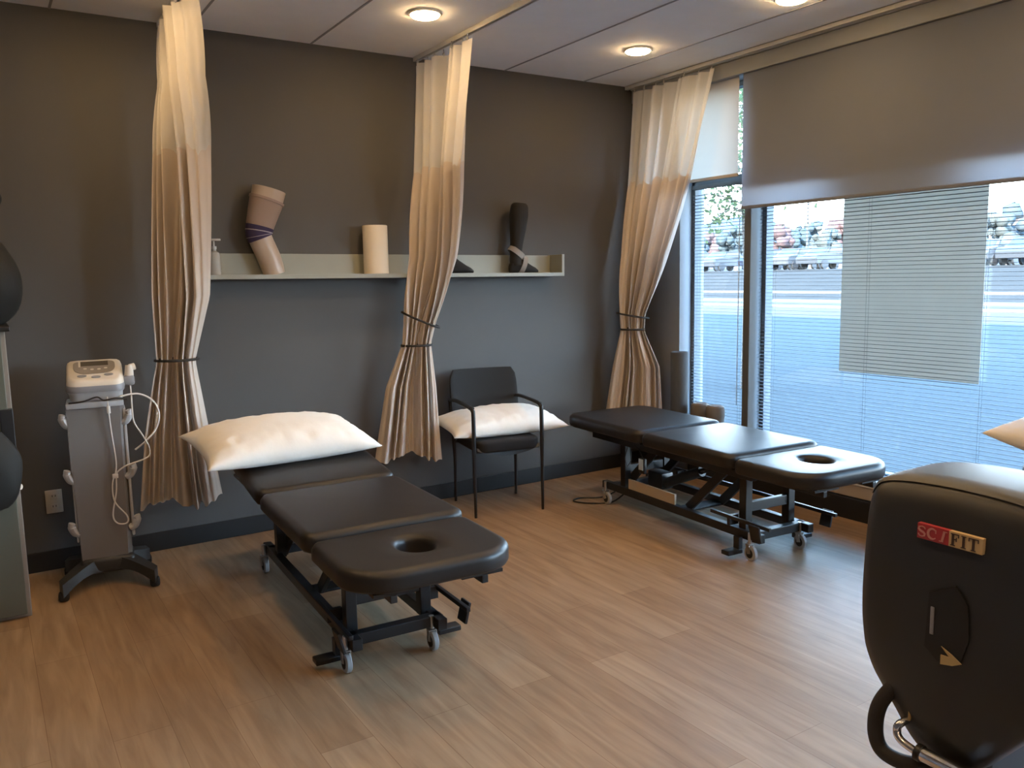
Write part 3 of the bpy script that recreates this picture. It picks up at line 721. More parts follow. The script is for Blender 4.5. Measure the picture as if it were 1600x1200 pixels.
for sx in (-1, 1):
    for z in (0.30, 0.56, 0.83):
        hk = B(); hk.tube(smooth_path([(sx*0.112, -0.06, z-0.03), (sx*0.132, -0.065, z-0.02), (sx*0.145, -0.07, z+0.01), (sx*0.141, -0.07, z+0.032)]), [0.026]*17+[0.022]*6+[0.016, 0.008], 12, sq=(1, 0.7))
        hk.build('cable_hook', M_CARTL, t)
# base: arched foot with two forward legs
bs = B()
def foot(sx):
    R = []
    for f in np.linspace(0, 1, 9):
        x = sx*(0.04+0.165*f); y = -0.02-0.20*f**1.4; top = 0.145-0.055*f; bot = 0.075-0.045*f+0.02*math.sin(PI*f)
        hwid = 0.075-0.03*f
        R.append([Vector((x-sx*0.2*hwid, y-hwid, bot)), Vector((x+sx*0.2*hwid, y+hwid, bot)), Vector((x+sx*0.2*hwid, y+hwid*0.8, top)), Vector((x-sx*0.2*hwid, y-hwid*0.8, top))])
    bs.loft(R)
    R = []
    for f in np.linspace(0, 1, 6):
        x = sx*(0.04+0.15*f); y = 0.02+0.16*f**1.2; top = 0.145-0.06*f; bot = 0.075-0.045*f; hwid = 0.06-0.02*f
        R.append([Vector((x+sx*0.2*hwid, y-hwid, bot)), Vector((x-sx*0.2*hwid, y+hwid, bot)), Vector((x-sx*0.2*hwid, y+hwid*0.8, top)), Vector((x+sx*0.2*hwid, y-hwid*0.8, top))])
    bs.loft(R)
foot(1); foot(-1); bs.box((0, 0, 0.105), (0.24, 0.20, 0.08), bev=0.02)
bs.build('base', M_CARTB, t, angle=50)
for sx in (-1, 1):
    for x, y in ((0.197, -0.21), (0.182, 0.17)):
        B().box((sx*x, y, 0.0225), (0.045, 0.05, 0.045), bev=0.012).build('caster', M_RUB, t)

# ultrasound unit on the cart
u = thing('ultrasound_unit', 'cream therapy ultrasound machine on top of the grey cart', 'ultrasound machine', (CX+0.01, CY-0.0, 0.917), math.radians(-6))
def ur(x0, x1, y0, y1, zf, zb): return [(x0, y0, zf), (x1, y0, zf), (x1, y1, zb), (x0, y1, zb)]
def body_ring(ins, dz, n=40):
    P = polar(rrect_pts(-0.125+ins, 0.125-ins, -0.115+ins, 0.115-ins, 0.05-ins*0.6, 0.03, n), (0, 0), n)
    return P
def urings(levels):
    R = []
    for ins, zf, zb in levels:
        R.append([Vector((x, y, zf+(zb-zf)*(y+0.115)/0.23)) for x, y in body_ring(ins, 0)])
    return R
B().loft(urings([(0.02, 0.0, 0.0), (0.01, 0.01, 0.01), (0.008, 0.035, 0.05), (0.0, 0.045, 0.06)])).build('lower_case', M_CARTL, u, angle=50)
B().loft(urings([(0.0, 0.045, 0.06), (-0.003, 0.06, 0.08), (0.0, 0.075, 0.105)])).build('grey_band', M_UNITG, u, angle=50)
B().loft(urings([(0.0, 0.075, 0.105), (0.002, 0.085, 0.165), (0.008, 0.095, 0.185), (0.018, 0.10, 0.19)])).build('upper_case', M_UNIT, u, angle=50)
def face(x, y, e=0.0):   # point on the sloped control face
    return Vector((x, y, 0.10+(0.09)*(y+0.115)/0.23+e))
fp = [face(0.092*math.copysign(abs(math.cos(a))**0.55, math.cos(a)), 0.022+(0.07*math.sin(a) if math.sin(a) < 0 else 0.058*abs(math.sin(a))**0.35), 0.001) for a in [2*PI*j/40 for j in range(40)]]
B().prism(fp, (0, -0.0005, 0.0022)).build('keypad', M_UNITF, u, smooth=False)
def fquad(x0, x1, y0, y1, e): return [face(x0, y0, e), face(x1, y0, e), face(x1, y1, e), face(x0, y1, e)]
B().prism(fquad(-0.058, 0.062, 0.028, 0.072, 0.0036), (0, 0, 0.001)).build('screen', M_LCD, u, smooth=False)
B().prism(fquad(-0.068, -0.060, 0.018, 0.074, 0.0036), (0, 0, 0.0015)).prism(fquad(-0.068, 0.06, 0.074, 0.080, 0.0036), (0, 0, 0.0015)).build('screen_bezel', M_UNIT, u, smooth=False)
for x, y in ((-0.055, -0.066), (0.005, -0.08), (0.06, -0.062)):
    bt = B(); bt.prism([face(x+0.02*math.cos(a), y+0.010*math.sin(a), 0.0005) for a in [2*PI*j/20 for j in range(20)]], (0, -0.001, 0.003)); bt.build('button', M_UNITG, u)
for x, y in ((-0.04, 0.0), (-0.01, -0.008), (0.02, -0.008), (0.05, 0.0)):
    B().prism([face(x+0.008*math.cos(a), y+0.006*math.sin(a), 0.003) for a in [2*PI*j/14 for j in range(14)]], (0, 0, 0.0015)).build('button', M_UNIT, u)
# probe in its holder
b = B(); b.box((0.148, -0.03, 0.085), (0.05, 0.06, 0.05), bev=0.012); b.build('probe_holder', M_UNITG, u)
b = B(); b.tube([(0.150, -0.035, 0.075), (0.150, -0.035, 0.11), (0.152, -0.035, 0.135), (0.153, -0.033, 0.158)], [0.014, 0.021, 0.019, 0.017], 16); b.cyl((0.155, -0.032, 0.145), (0.178, -0.026, 0.150), 0.017, 16)
b.build('probe', M_UNIT, u)
# cables
b = B()
b.tube(smooth_path([(0.150, -0.035, 0.08), (0.152, -0.06, 0.02), (0.15, -0.10, -0.06), (0.155, -0.11, -0.12), (0.19, -0.11, -0.19), (0.212, -0.11, -0.25), (0.20, -0.115, -0.295), (0.10, -0.12, -0.325), (0.052, -0.115, -0.365), (0.035, -0.115, -0.42), (0.042, -0.115, -0.50), (0.09, -0.115, -0.575), (0.085, -0.115, -0.61), (0.045, -0.115, -0.605), (0.028, -0.115, -0.56), (0.05, -0.115, -0.45), (0.055, -0.115, -0.38)]), 0.0035, 8)
b.tube(smooth_path([(0.045, -0.118, 0.02), (0.046, -0.122, -0.05), (0.05, -0.112, -0.15), (0.06, -0.112, -0.30), (0.052, -0.113, -0.365)]), 0.0035, 8)
b.tube(smooth_path([(0.10, -0.105, 0.015), (0.18, -0.09, 0.02), (0.245, -0.08, -0.02), (0.27, -0.08, -0.09), (0.25, -0.09, -0.16), (0.20, -0.10, -0.215), (0.15, -0.09, -0.255)]), 0.0045, 8)
b.build('cable', M_CABLE, u)
B().box((0.052, -0.116, -0.37), (0.026, 0.012, 0.022), bev=0.003).build('cable_clip', M_CABLE, u)
B().cyl((0.046, -0.122, -0.025), (0.047, -0.122, -0.06), 0.0085, 12).build('plug', M_CABLE, u)
B().tube(smooth_path([(-0.12, -0.112, 0.0), (-0.06, -0.122, 0.005), (0.0, -0.122, 0.022), (0.03, -0.122, 0.005), (0.08, -0.12, 0.01), (0.13, -0.105, 0.0)]), 0.004, 8).build('power_cord', M_BLACKP, u)

# ------------------------------------------------------------------ foam rollers
tag(B().lathe([(0.018, 0.0), (0.058, 0.0), (0.063, 0.006), (0.063, 0.906), (0.058, 0.912), (0.018, 0.910), (0.018, 0.0)], 32).build('foam_roller', M_FOAM, loc=(0.015, -0.51, 0)), 'tall grey foam roller upright on floor against the window', 'foam roller', 'foam rollers')
def short_roll(x, y, label):
    o = B().lathe([(0, 0.0), (0.055, 0.0), (0.062, 0.01), (0.062, 0.22), (0.066, 0.235), (0.066, 0.28), (0.06, 0.305), (0.045, 0.315), (0.02, 0.312), (0, 0.312)], 32).build('short_roller', M_FOAMB, loc=(x, y, SILL+0.0026))
    tag(o, label, 'roller', 'short rollers on the sill')
short_roll(0.085, -0.645, 'short taupe roller on sill beside the tall grey roller')
short_roll(0.085, -0.79, 'short taupe roller on sill nearest the mullion')

# ------------------------------------------------------------------ cabinet and bags at the left edge
t = thing('storage_cabinet', 'pale green storage cabinet cut off by left frame edge', 'cabinet', (-4.335, -0.34, 0))
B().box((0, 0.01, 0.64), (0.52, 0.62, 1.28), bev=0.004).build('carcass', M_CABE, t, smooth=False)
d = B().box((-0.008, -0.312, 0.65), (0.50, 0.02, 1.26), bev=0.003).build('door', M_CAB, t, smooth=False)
B().box((0.236, -0.318, 0.86), (0.05, 0.028, 0.17), bev=0.003).build('hinge', M_BLACKP, d, smooth=False)
B().cyl((0.245, -0.32, 0.60), (0.262, -0.335, 0.60), 0.013, 14).build('knob', M_CABLE, d)
B().box((0, 0.0, 1.29), (0.56, 0.66, 0.022), bev=0.004).build('top_board', M_BLACKP, t, smooth=False)
def bag(label, loc, sc, seed, name='gear_bag'):
    t = thing(name, label, 'bag', loc)
    b = B(); rr_ = bmesh.ops.create_icosphere(b.bm, subdivisions=4, radius=1)
    for v in rr_['verts']:
        p = v.co.normalized()
        k = 1+0.05*math.sin(5*p.x+seed)*math.sin(4*p.z+2*p.y)
        z = p.z*k; z = max(z, -0.82)
        v.co = Vector((p.x*k*sc[0], p.y*k*sc[1], (z+0.82)*sc[2]))
    b.build('body', M_BAG, t, angle=180)
    return t
g1 = bag('rounded black bag sitting on top of the pale cabinet', (-4.185, -0.45, 1.301), (0.20, 0.17, 0.235), 1)
B().tube(smooth_path([(-0.02, 0, 0.38), (0.04, 0, 0.43), (0.10, 0, 0.50), (0.135, 0, 0.555), (0.10, 0, 0.585), (0.02, 0, 0.55), (-0.04, 0, 0.46), (-0.05, 0, 0.38)]), 0.018, 8).build('handle', M_BAG, g1)
g2 = bag('rounded black bag hanging on the front of the pale cabinet', (-4.215, -0.745, 0.53), (0.155, 0.075, 0.20), 2)
B().tube(smooth_path([(-0.05, 0.03, 0.36), (-0.06, 0.055, 0.50), (-0.08, 0.062, 0.62), (-0.10, 0.055, 0.50), (-0.12, 0.03, 0.33)]), 0.010, 8).build('strap', M_BAG, g2)

# ------------------------------------------------------------------ exercise bike (right foreground)
BX = -2.72; BYC = -4.022
t = thing('exercise_machine', 'black exercise machine shroud with red and cream badge in right foreground', 'exercise machine', (BX, BYC, 0))
# outline in (w, z), w runs along -Y; mirrored
OUT = [(0.0, 1.078), (0.08, 1.075), (0.13, 1.069), (0.157, 1.058), (0.171, 1.035), (0.178, 0.998), (0.183, 0.916), (0.186, 0.848), (0.185, 0.78), (0.176, 0.714), (0.154, 0.667), (0.125, 0.632), (0.10, 0.602), (0.074, 0.566), (0.05, 0.545), (0.0, 0.53)]
O2 = []
for i in range(len(OUT)-1):
    for k in range(4):
        f = k/4; O2.append((OUT[i][0]*(1-f)+OUT[i+1][0]*f, OUT[i][1]*(1-f)+OUT[i+1][1]*f))
O2.append(OUT[-1])
full = O2+[(-w_, z_) for w_, z_ in reversed(O2[1:-1])]
for it in range(2):
    nF = len(full); full = [tuple((np.array(full[i-1])+2*np.array(full[i])+np.array(full[(i+1) % nF]))/4) for i in range(nF)]
CZ = 0.82
def sring(k, x, dz=0.0): return [Vector((x, -w_*k, CZ+(z_-CZ)*k+dz)) for w_, z_ in full]
R = [sring(0.02, -0.028), sring(0.35, -0.026), sring(0.62, -0.022), sring(0.82, -0.012), sring(0.93, 0.0), sring(0.975, 0.012), sring(1.0, 0.04), sring(1.0, 0.20), sring(0.95, 0.26), sring(0.80, 0.29), sring(0.02, 0.295)]
SH = B().loft(R).build('shroud', M_SHROUD, t, angle=50)
# cap line across the top
cp = [Vector((0.03+0.17*f, -w_*1.012, CZ+(z_-CZ)*1.012)) for f in (0,) for w_, z_ in O2]
topp = [(w_, z_) for w_, z_ in full if z_ > 1.03]
topp = sorted(topp)
R = []
for x, k in ((0.012, 0.985), (0.022, 1.012), (0.06, 1.024), (0.18, 1.024), (0.22, 1.01), (0.20, 0.985)):
    R.append([Vector((x, -w_*k, CZ+(z_-CZ)*k)) for w_, z_ in topp])
b = B(); b.loft(R+[R[0]], closed=False, cap0=False, cap1=False); b.build('top_cap', M_SHRTOP, t, angle=50)
# recess: flat dark plate for the pocket's shade, with pale bar and yellow tag
b = B()
pk = [Vector((-0.0285, -0.005+0.035, 0.905)), Vector((-0.0285, -0.005-0.012, 0.93)), Vector((-0.0285, -0.04, 0.90)), Vector((-0.0285, -0.045, 0.84)), Vector((-0.0285, -0.03, 0.785)), Vector((-0.0285, 0.01, 0.78)), Vector((-0.0285, 0.035, 0.80))]
b.prism(pk, (-0.003, 0, 0)); b.build('recess_shade_plate', M_BLACKP, t, smooth=False, loc=(0, -0.0125, -0.02))
B().box((-0.0325, 0.022, 0.853), (0.003, 0.007, 0.052), bev=0.001).build('indicator_bar', M_UNITG, t, loc=(0, -0.0125, -0.02))
o = B().prism([Vector((-0.033, 0.002, 0.812)), Vector((-0.033, -0.018, 0.803)), Vector((-0.033, -0.036, 0.792)), Vector((-0.033, -0.02, 0.783)), Vector((-0.033, 0.002, 0.778)), Vector((-0.033, 0.002, 0.796)), Vector((-0.033, -0.014, 0.797))], (-0.002, 0, 0)).build('arrow_tag', M_YEL, t, smooth=False, loc=(0, -0.0125, -0.02))
o['label'] = 'yellow arrow tag in the recess'
# badge
bd = bpy.data.objects.new('badge', None)
BW, BH = 0.124, 0.030
bz = 0.993; tl = math.radians(0.8); BO = 0.0125
def bp(w_, z_, x=-0.026): # badge plane, w to the viewer's right
    c, s_ = math.cos(tl), math.sin(tl)
    return Vector((x, -(BO+0.95*w_*c+0.93*z_*s_), bz+0.93*z_*c-0.95*w_*s_))
def bquad(w0, w1, z0, z1, x): return [bp(w0, z0, x), bp(w1, z0, x), bp(w1, z1, x), bp(w0, z1, x)]
bad = B().prism(bquad(-BW/2, 0, -BH/2, BH/2, -0.020), (-0.010, 0, 0)).build('badge', M_RED, t, smooth=False)
B().prism(bquad(0, BW/2, -BH/2, BH/2, -0.020), (-0.010, 0, 0)).build('badge_half', M_CREAM, bad, smooth=False)
def stroke(b, pts, w_, x):
    L_, R_ = [], []
    for i, p in enumerate(pts):
        a, c = np.array(pts[max(i-1, 0)]), np.array(pts[min(i+1, len(pts)-1)]); d = (c-a)/np.linalg.norm(c-a); n_ = np.array([-d[1], d[0]])
        ww = w_ if not isinstance(w_, (list, tuple)) else w_[i]
        L_.append(np.array(p)+n_*ww/2); R_.append(np.array(p)-n_*ww/2)
    for i in range(len(pts)-1):
        b.prism([bp(*L_[i], x), bp(*R_[i], x), bp(*R_[i+1], x), bp(*L_[i+1], x)], (-0.0012, 0, 0))
def letter(b, ch, x0, wd, hh, x):
    t_ = 0.0045; s_ = 0.0016; y0, y1 = -hh/2, hh/2; cx = x0+wd/2
    def ser(c, y, l): stroke(b, [(c-l, y), (c+l, y)], s_, x)
    if ch == 'I': stroke(b, [(cx, y0), (cx, y1)], t_, x); ser(cx, y0, 0.0045); ser(cx, y1, 0.0045)
    if ch == 'T': stroke(b, [(cx, y0), (cx, y1)], t_, x); ser(cx, y0, 0.0045); stroke(b, [(x0, y1), (x0+wd, y1)], 0.002, x); stroke(b, [(x0+0.0006, y1), (x0+0.0006, y1-0.006)], s_, x); stroke(b, [(x0+wd-0.0006, y1), (x0+wd-0.0006, y1-0.006)], s_, x)
    if ch == 'F': stroke(b, [(x0+0.004, y0), (x0+0.004, y1)], t_, x); ser(x0+0.004, y0, 0.0045); stroke(b, [(x0, y1), (x0+wd, y1)], 0.002, x); stroke(b, [(x0+wd-0.0006, y1), (x0+wd-0.0006, y1-0.006)], s_, x); stroke(b, [(x0+0.004, 0.001), (x0+wd*0.7, 0.001)], 0.002, x); stroke(b, [(x0+wd*0.7, -0.003), (x0+wd*0.7, 0.005)], s_, x)
    if ch == 'C':
        A_ = [math.radians(45+270*k/18) for k in range(19)]
        stroke(b, [(cx+wd/2*math.cos(a), hh/2*math.sin(a)) for a in A_], [0.0018+0.0028*math.sin(PI*k/18) for k in range(19)], x)
        stroke(b, [(x0+wd*0.88, y1-0.001), (x0+wd*0.88, y1-0.008)], s_, x)
    if ch == 'S':
        pts = [(x0+wd*0.95, hh*0.28), (x0+wd*0.8, hh*0.45), (cx, hh*0.5), (x0+wd*0.12, hh*0.40), (x0+wd*0.08, hh*0.2), (x0+wd*0.3, hh*0.06), (x0+wd*0.7, -hh*0.06), (x0+wd*0.92, -hh*0.2), (x0+wd*0.85, -hh*0.4), (cx, -hh*0.5), (x0+wd*0.2, -hh*0.44), (x0+wd*0.05, -hh*0.26)]
        stroke(b, pts, [0.0018, 0.002, 0.0022, 0.003, 0.0036, 0.0042, 0.0042, 0.0036, 0.003, 0.0022, 0.002, 0.0018], x)
LX = -0.0303
b = B(); letter(b, 'S', -0.060, 0.015, 0.020, LX); letter(b, 'C', -0.040, 0.017, 0.020, LX)
stroke(b, [(-0.0125, -0.010), (-0.0085, 0.010)], 0.0042, LX); stroke(b, [(-0.018, -0.010), (-0.010, -0.010)], 0.0016, LX); stroke(b, [(-0.011, 0.010), (-0.003, 0.010)], 0.0016, LX)
b.build('badge_letters', M_PINK, bad, smooth=False)
b = B(); letter(b, 'F', 0.004, 0.015, 0.022, LX); letter(b, 'I', 0.022, 0.012, 0.022, LX); letter(b, 'T', 0.037, 0.018, 0.022, LX); b.build('badge_letters', M_BLK, bad, smooth=False)
# foam grip loop, chrome crank
b = B(); b.tube(smooth_path([(0.06, 0.055, 0.70), (0.01, 0.088, 0.672), (-0.015, 0.115, 0.622), (-0.02, 0.121, 0.566), (-0.02, 0.106, 0.530), (-0.02, 0.066, 0.525), (-0.02, 0.008, 0.541), (-0.01, -0.06, 0.548), (0.02, -0.12, 0.545)], 8), 0.0150, 16)
b.build('foam_grip', M_GRIP, t)
b = B(); b.tube(smooth_path([(0.05, 0.045, 0.618), (-0.02, 0.066, 0.605), (-0.03, 0.069, 0.588), (-0.035, 0.056, 0.577), (-0.04, 0.025, 0.573), (-0.042, 0.0, 0.572)], 6), 0.0075, 14); b.build('crank_arm', M_CHROME, t)
b = B(); b.cyl((-0.04, 0.018, 0.574), (-0.03, -0.10, 0.566), 0.0135, 18); b.build('handle_sleeve', M_CHROME, t)
b = B(); b.cyl((-0.04, 0.022, 0.5743), (-0.04, 0.012, 0.5735), 0.0165, 18); b.build('collar', M_BLACKP, t)
b = B(); b.cyl((0.03, 0.045, 0.625), (-0.012, 0.062, 0.620), 0.012, 12); b.build('pivot_bolt', M_BRASS, t)
# column and base
b = B(); b.loft([[Vector((x, y, z)) for x, y in ((0.06-dx, 0.06), (0.06-dx, -0.06), (0.20+dx, -0.06), (0.20+dx, 0.06))] for z, dx in ((0.06, 0.03), (0.3, 0.0), (0.56, 0.0))]); b.build('column', M_SHROUD, t, smooth=False, bevel=0.01)
b = B(); b.box((0.14, 0, 0.04), (0.60, 0.10, 0.08), bev=0.01); b.box((-0.12, 0, 0.04), (0.08, 0.50, 0.08), bev=0.01); b.box((0.40, 0, 0.04), (0.08, 0.50, 0.08), bev=0.01); b.build('base', M_STEEL, t)

# ------------------------------------------------------------------ outdoors
M_PAVE = mat('pale_asphalt', (0.050, 0.046, 0.040), 1.0, spec=0.0, bump=0.2, bscale=40, vscale=0.6, vary=0.08)
M_LAWN = mat('dry_lawn', (0.030, 0.0275, 0.0235), 1.0, spec=0.0, vary=0.15, vscale=0.8)
M_ROADL = mat('white_kerb', (0.08, 0.072, 0.066), 1.0, spec=0.0)
M_HILL = mat('haze_tinted_hill', (0.045, 0.054, 0.07), 1.0, spec=0.0, vary=0.12, vscale=0.05)  # distance haze is put into the hill colour
def ground():
    prof = [(0.45, -0.12), (22, -0.12), (27, 0.05), (31, 0.35), (41, 1.52), (75, 1.60), (140, 2.0)]
    b = B(); 
    cols = [[b.bm.verts.new((x, y, z)) for x, z in prof] for y in (-60, -20, 10, 40, 80, 150)]
    for a, c in zip(cols, cols[1:]):
        for i in range(len(prof)-1): b.bm.faces.new((a[i], a[i+1], c[i+1], c[i]))
    return b
b = ground(); o = b.build('ground', M_PAVE, smooth=False); struct(o)
o.data.materials.append(M_LAWN)
for p in o.data.polygons:
    xs = [o.data.vertices[i].co.x for i in p.vertices]
    if min(xs) > 26 and max(xs) < 42: p.material_index = 1
b = B()
for x, z in ((24.3, -0.04), (27.2, 0.07), (30.8, 0.34)): b.box((x, 40, z+0.03), (0.35, 200, 0.12))
struct(b.build('kerb', M_ROADL, smooth=False), 'white kerb lines along the road outside')
b = B(); pts = []
R = []
rnd = random.Random(3)
ys = np.linspace(-150, 500, 60)
for x, k in ((300, 0.0), (330, 0.6), (370, 1.0), (420, 0.3)):
    R.append([Vector((x, y, 1+k*(26+7*math.sin(y*0.02)+4*math.sin(y*0.06+1)))) for y in ys])
b.loft(R, closed=False, cap0=False, cap1=False); struct(b.build('hills', M_HILL), 'hazy low hills beyond the parking lot')
# building above the room: it throws the shade on the lot
M_FAC = mat('stucco_facade', (0.35, 0.33, 0.31), 0.9)
b = B(); b.box((0.20, -3.0, 6.75), (0.42, 36.0, 7.55)); b.box((0.20, 7.5, 1.45), (0.42, 15.0-0.3, 3.1)); b.box((0.20, -15.3, 1.45), (0.42, 11.4, 3.1))
o = b.build('wall_facade', M_FAC, smooth=False); struct(o)

def car(label, x, y, z, rz, body, name='parked_car'):
    t = thing(name, label, 'car', (x, y, z), rz, 'cars parked across the road')
    m = mat('car_paint_%d' % round(sum(c*1000*(i+1) for i, c in enumerate(body))), [0.005+q*0.045 for q in body], 0.4, spec=0.15)
    prof = [(-2.2, 0.35), (-2.25, 0.7), (-2.0, 0.92), (-1.3, 0.98), (-0.75, 1.42), (0.55, 1.45), (1.2, 1.0), (2.05, 0.85), (2.25, 0.6), (2.2, 0.35)]
    R = []
    for s_, k in ((-0.85, 0.96), (-0.78, 1.0), (0.78, 1.0), (0.85, 0.96)):
        R.append([Vector((px*k, s_*(1 if pz < 1.0 else 0.82), pz)) for px, pz in prof])
    B().loft(R).build('body', m, t, angle=30)
    g_ = B()
    for s_ in (-1, 1): g_.prism([Vector((-1.05, s_*0.80, 1.02)), Vector((0.98, s_*0.80, 1.02)), Vector((0.48, s_*0.73, 1.38)), Vector((-0.68, s_*0.73, 1.38))], (0, s_*0.02, 0))
    g_.build('side_windows', M_BLACKP, t, smooth=False)
    for n_, q_ in (('windshield', [(1.14, 1.03), (0.60, 1.41)]), ('rear_window', [(-1.22, 1.03), (-0.80, 1.38)])):
        (xa, za), (xb, zb) = q_; sg = 0.012 if xa > 0 else -0.012
        B().prism([Vector((xa+sg, -0.70, za)), Vector((xa+sg, 0.70, za)), Vector((xb+sg, 0.60, zb)), Vector((xb+sg, -0.60, zb))], (sg, 0, 0.008)).build(n_, M_BLACKP, t, smooth=False)
    for px in (-1.4, 1.4):
        for s_ in (-1, 1): B().cyl((px, s_*0.72, 0.32), (px, s_*0.88, 0.32), 0.32, 18).build('wheel', M_RUB, t)
def gz(x): return float(np.interp(x, [0.45, 22, 27, 31, 41, 75, 140], [-0.12, -0.12, 0.05, 0.35, 1.52, 1.60, 2.0]))
def aty(px, X):   # world y of the view ray through pixel column px (near the horizon) at world X
    d = (rr*((px-800)/F_PX)+uu*((600-425)/F_PX)+fw); return CAM.y+d.y/d.x*(X-CAM.x)
WH, SI, GR, BLU, RED_, BK = (0.8, 0.8, 0.8), (0.55, 0.57, 0.6), (0.25, 0.27, 0.3), (0.12, 0.2, 0.4), (0.4, 0.08, 0.07), (0.05, 0.05, 0.06)
cars = [(1088, 43, WH, 'white car outdoors just right of the right curtain'), (1134, 43, SI, 'silver car outdoors beside the mullion in narrow window'),
        (1112, 52, RED_, 'red car in farther row, narrow window'), (1200, 43, BLU, 'blue car outdoors nearest the mullion in wide window'), (1246, 43, WH, 'white car outdoors in middle of the wide window left of the sheet'),
        (1294, 43, SI, 'silver car outdoors just left of the grey hanging sheet'), (1222, 52, GR, 'dark grey car in farther row left of the lamp post'), (1275, 52, BK, 'black car in farther row right of the lamp post'),
        (1552, 43, WH, 'white car outdoors just right of the grey hanging sheet'), (1612, 43, SI, 'silver car outdoors at the right frame edge'), (1580, 52, BLU, 'blue car in farther row right of the grey sheet')]
for i, (px, X, c, lab) in enumerate(cars):
    car(lab, X, aty(px, X), gz(X), 0.04*math.sin(i*2.1), c)
# trees beyond the lot
def blob_tree(label, x, y, z, h, r, col, seed):
    t = thing('tree', label, 'tree', (x, y, z), 0, 'trees beyond the parking lot')
    B().tube([(0, 0, -0.1), (0.05, 0, h*0.35), (0, 0.05, h*0.6)], [0.22, 0.16, 0.08], 8).build('trunk', mat('bark', (0.16, 0.12, 0.09), 0.9), t)
    b = B(); rnd = random.Random(seed)
    for k in range(30):
        a_ = rnd.uniform(0, 2*PI); q_ = rnd.random()**0.5; zz = rnd.uniform(-1, 1); ww = math.sqrt(1-0.8*zz*zz)
        c = Vector((math.cos(a_)*q_*r*0.95*ww, math.sin(a_)*q_*r*0.95*ww, h*0.64+zz*0.30*h)); rk = r*rnd.uniform(0.16, 0.38)
        q = bmesh.ops.create_icosphere(b.bm, subdivisions=2, radius=rk)
        for v in q['verts']:
            p = v.co; p *= 1+0.45*(mnoise.noise(p*2.5+Vector((k*1.3, seed, 0)))) 
            v.co = p+c
    b.build('crown', mat('leaf_%d' % seed, [q*0.5 for q in col], 1.0, spec=0.0, vary=0.3, vscale=1.5), t, angle=180)
HAZE_GRN = [(0.080, 0.095, 0.10), (0.07, 0.088, 0.09), (0.095, 0.10, 0.09)]  # tree colours pale and bluish: distance haze mixed into the leaves
tr = [(1078, 62, 3.9, 1.9, HAZE_GRN[0], 'green tree beyond the cars at left of the narrow window'), (1102, 70, 4.0, 1.7, (0.125, 0.085, 0.08), 'reddish autumn tree in the middle of the narrow window'), (1124, 63, 3.7, 1.8, HAZE_GRN[2], 'pale green tree in middle of the narrow window'), (1150, 70, 4.3, 1.8, HAZE_GRN[1], 'green tree beyond the cars beside the mullion'),
      (1190, 63, 3.8, 1.8, HAZE_GRN[2], 'pale green tree just right of the mullion'), (1212, 71, 4.3, 1.8, (0.13, 0.085, 0.08), 'reddish tree left of the lamp post'), (1238, 63, 3.6, 1.9, HAZE_GRN[1], 'green tree just left of the lamp post'), (1266, 71, 4.2, 1.9, HAZE_GRN[0], 'green tree right of the lamp post'),
      (1290, 63, 3.9, 1.8, HAZE_GRN[2], 'pale tree left of the grey hanging sheet'), (1312, 72, 4.6, 1.8, (0.14, 0.088, 0.08), 'reddish tree at the edge of the grey hanging sheet'), (1545, 63, 3.8, 1.9, HAZE_GRN[2], 'pale green tree just right of the grey sheet'), (1574, 72, 4.2, 1.9, HAZE_GRN[0], 'green tree in the gap right of the grey sheet'), (1600, 63, 4.0, 1.9, (0.12, 0.09, 0.075), 'rusty tree at the right frame edge')]
for i, (px, X, h, r, c, lab) in enumerate(tr):
    X = (58, 70, 82, 64, 76)[i % 5]; k_ = (X+4.2)/67.0
    blob_tree(lab, X, aty(px, X), gz(X), h*k_*1.02, r*k_*0.95, c, i+1)
t = thing('lamp_post', 'tall thin lamp post above the parking lot', 'lamp post', (57, aty(1260, 57), gz(57)))
B().cyl((0, 0, 0), (0, 0, 9), 0.11, 10, 0.07).build('pole', M_STEEL, t); B().box((0, 0.3, 9), (0.3, 0.9, 0.12)).build('lamp_head', M_STEEL, t)
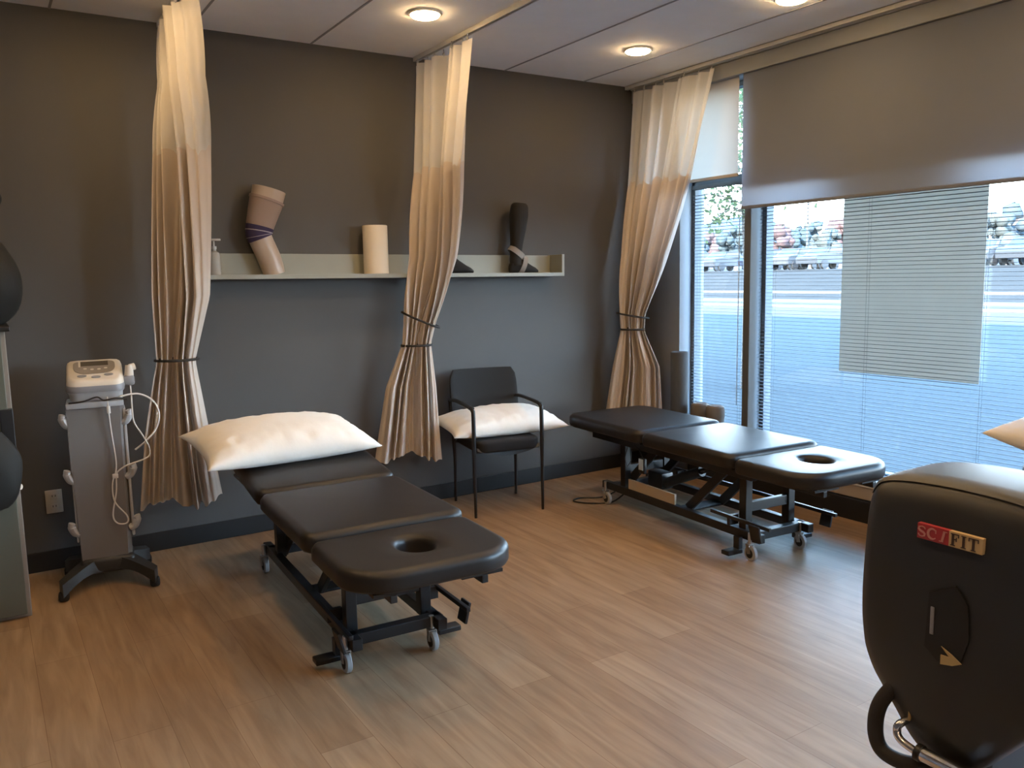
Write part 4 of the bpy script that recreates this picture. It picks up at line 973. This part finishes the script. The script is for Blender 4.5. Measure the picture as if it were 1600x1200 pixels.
# near tree: branch with leaves dipping into the top of the narrow window
tx, ty = 4.6, aty(1150, 4.6)+0.35
t = thing('street_tree', 'leafy near tree whose branches dip into the narrow window', 'tree', (tx, ty, -0.12))
tb = B(); tb.tube(smooth_path([(0, -0.55, 0), (0.02, -0.55, 1.2), (0.0, -0.5, 2.4), (0.05, -0.45, 4.4)]), [0.07]*8+[0.05]*9+[0.035]*8, 10)
rnd = random.Random(11); lv = B(); tips = []
for k in range(44):
    z0 = rnd.uniform(2.35, 4.3); th = rnd.uniform(0, 2*PI); L_ = rnd.uniform(0.5, 1.15)
    a = Vector((0.02, -0.5, z0)); e = a+Vector((math.cos(th)*L_, math.sin(th)*L_, rnd.uniform(-0.45, 0.25)))
    m_ = (a+e)/2+Vector((0, 0, 0.12)); P = smooth_path([a, m_, e], 6); tb.tube(P, [0.012-0.0007*i for i in range(13)], 5)
    for j in range(46):
        p = P[rnd.randint(3, 12)]+Vector((rnd.gauss(0, 0.10), rnd.gauss(0, 0.10), rnd.gauss(0, 0.09)-0.03))
        n_ = Vector((rnd.gauss(0, 1), rnd.gauss(0, 1), rnd.gauss(0, 1))).normalized(); u_ = n_.orthogonal().normalized(); v_ = n_.cross(u_); s_ = rnd.uniform(0.035, 0.055)
        vs = [lv.bm.verts.new(p+q) for q in (u_*s_, v_*s_*0.55+u_*0.2*s_, -u_*s_, -v_*s_*0.55+u_*0.2*s_)]
        lv.bm.faces.new(vs)
tb.build('trunk', MATS['bark'], t); lv.build('foliage', mat('bright_leaf', (0.10, 0.115, 0.05), 0.9, spec=0.05, transl=0.5, vary=0.3), t, smooth=False)

# ------------------------------------------------------------------ light
sun = bpy.data.lights.new('sun', 'SUN'); so = bpy.data.objects.new('sun', sun); COL.objects.link(so)
sun.energy = 34; sun.angle = math.radians(0.6); sun.color = (1.0, 0.93, 0.84)
sd = Vector((0.83, 0.30, -0.46))     # direction of travel: from behind the building
so.rotation_euler = sd.to_track_quat('-Z', 'Y').to_euler()
W = bpy.data.worlds.new('sky'); SC.world = W; W.use_nodes = True
nt = W.node_tree; N = nt.nodes; L = nt.links; bg = N['Background']
tc = N.new('ShaderNodeTexCoord'); sp = N.new('ShaderNodeSeparateXYZ'); L.new(tc.outputs['Generated'], sp.inputs[0])
rp = N.new('ShaderNodeValToRGB'); cr = rp.color_ramp
cr.elements[0].position = 0.0; cr.elements[0].color = (0.85, 0.95, 1.0, 1)
cr.elements[1].position = 0.12; cr.elements[1].color = (0.72, 0.88, 1.0, 1)
e = cr.elements.new(0.45); e.color = (0.28, 0.60, 1.0, 1)
e = cr.elements.new(1.0); e.color = (0.18, 0.42, 0.95, 1)
L.new(sp.outputs['Z'], rp.inputs['Fac']); L.new(rp.outputs[0], bg.inputs['Color']); bg.inputs['Strength'].default_value = 24

vs = SC.view_settings
vs.view_transform = 'Standard'; vs.look = 'None'; vs.exposure = 0.65; vs.gamma = 1.0; vs.use_curve_mapping = False
SC.cycles.max_bounces = 10; SC.cycles.transparent_max_bounces = 24; SC.cycles.diffuse_bounces = 5
SC.cycles.use_denoising = True
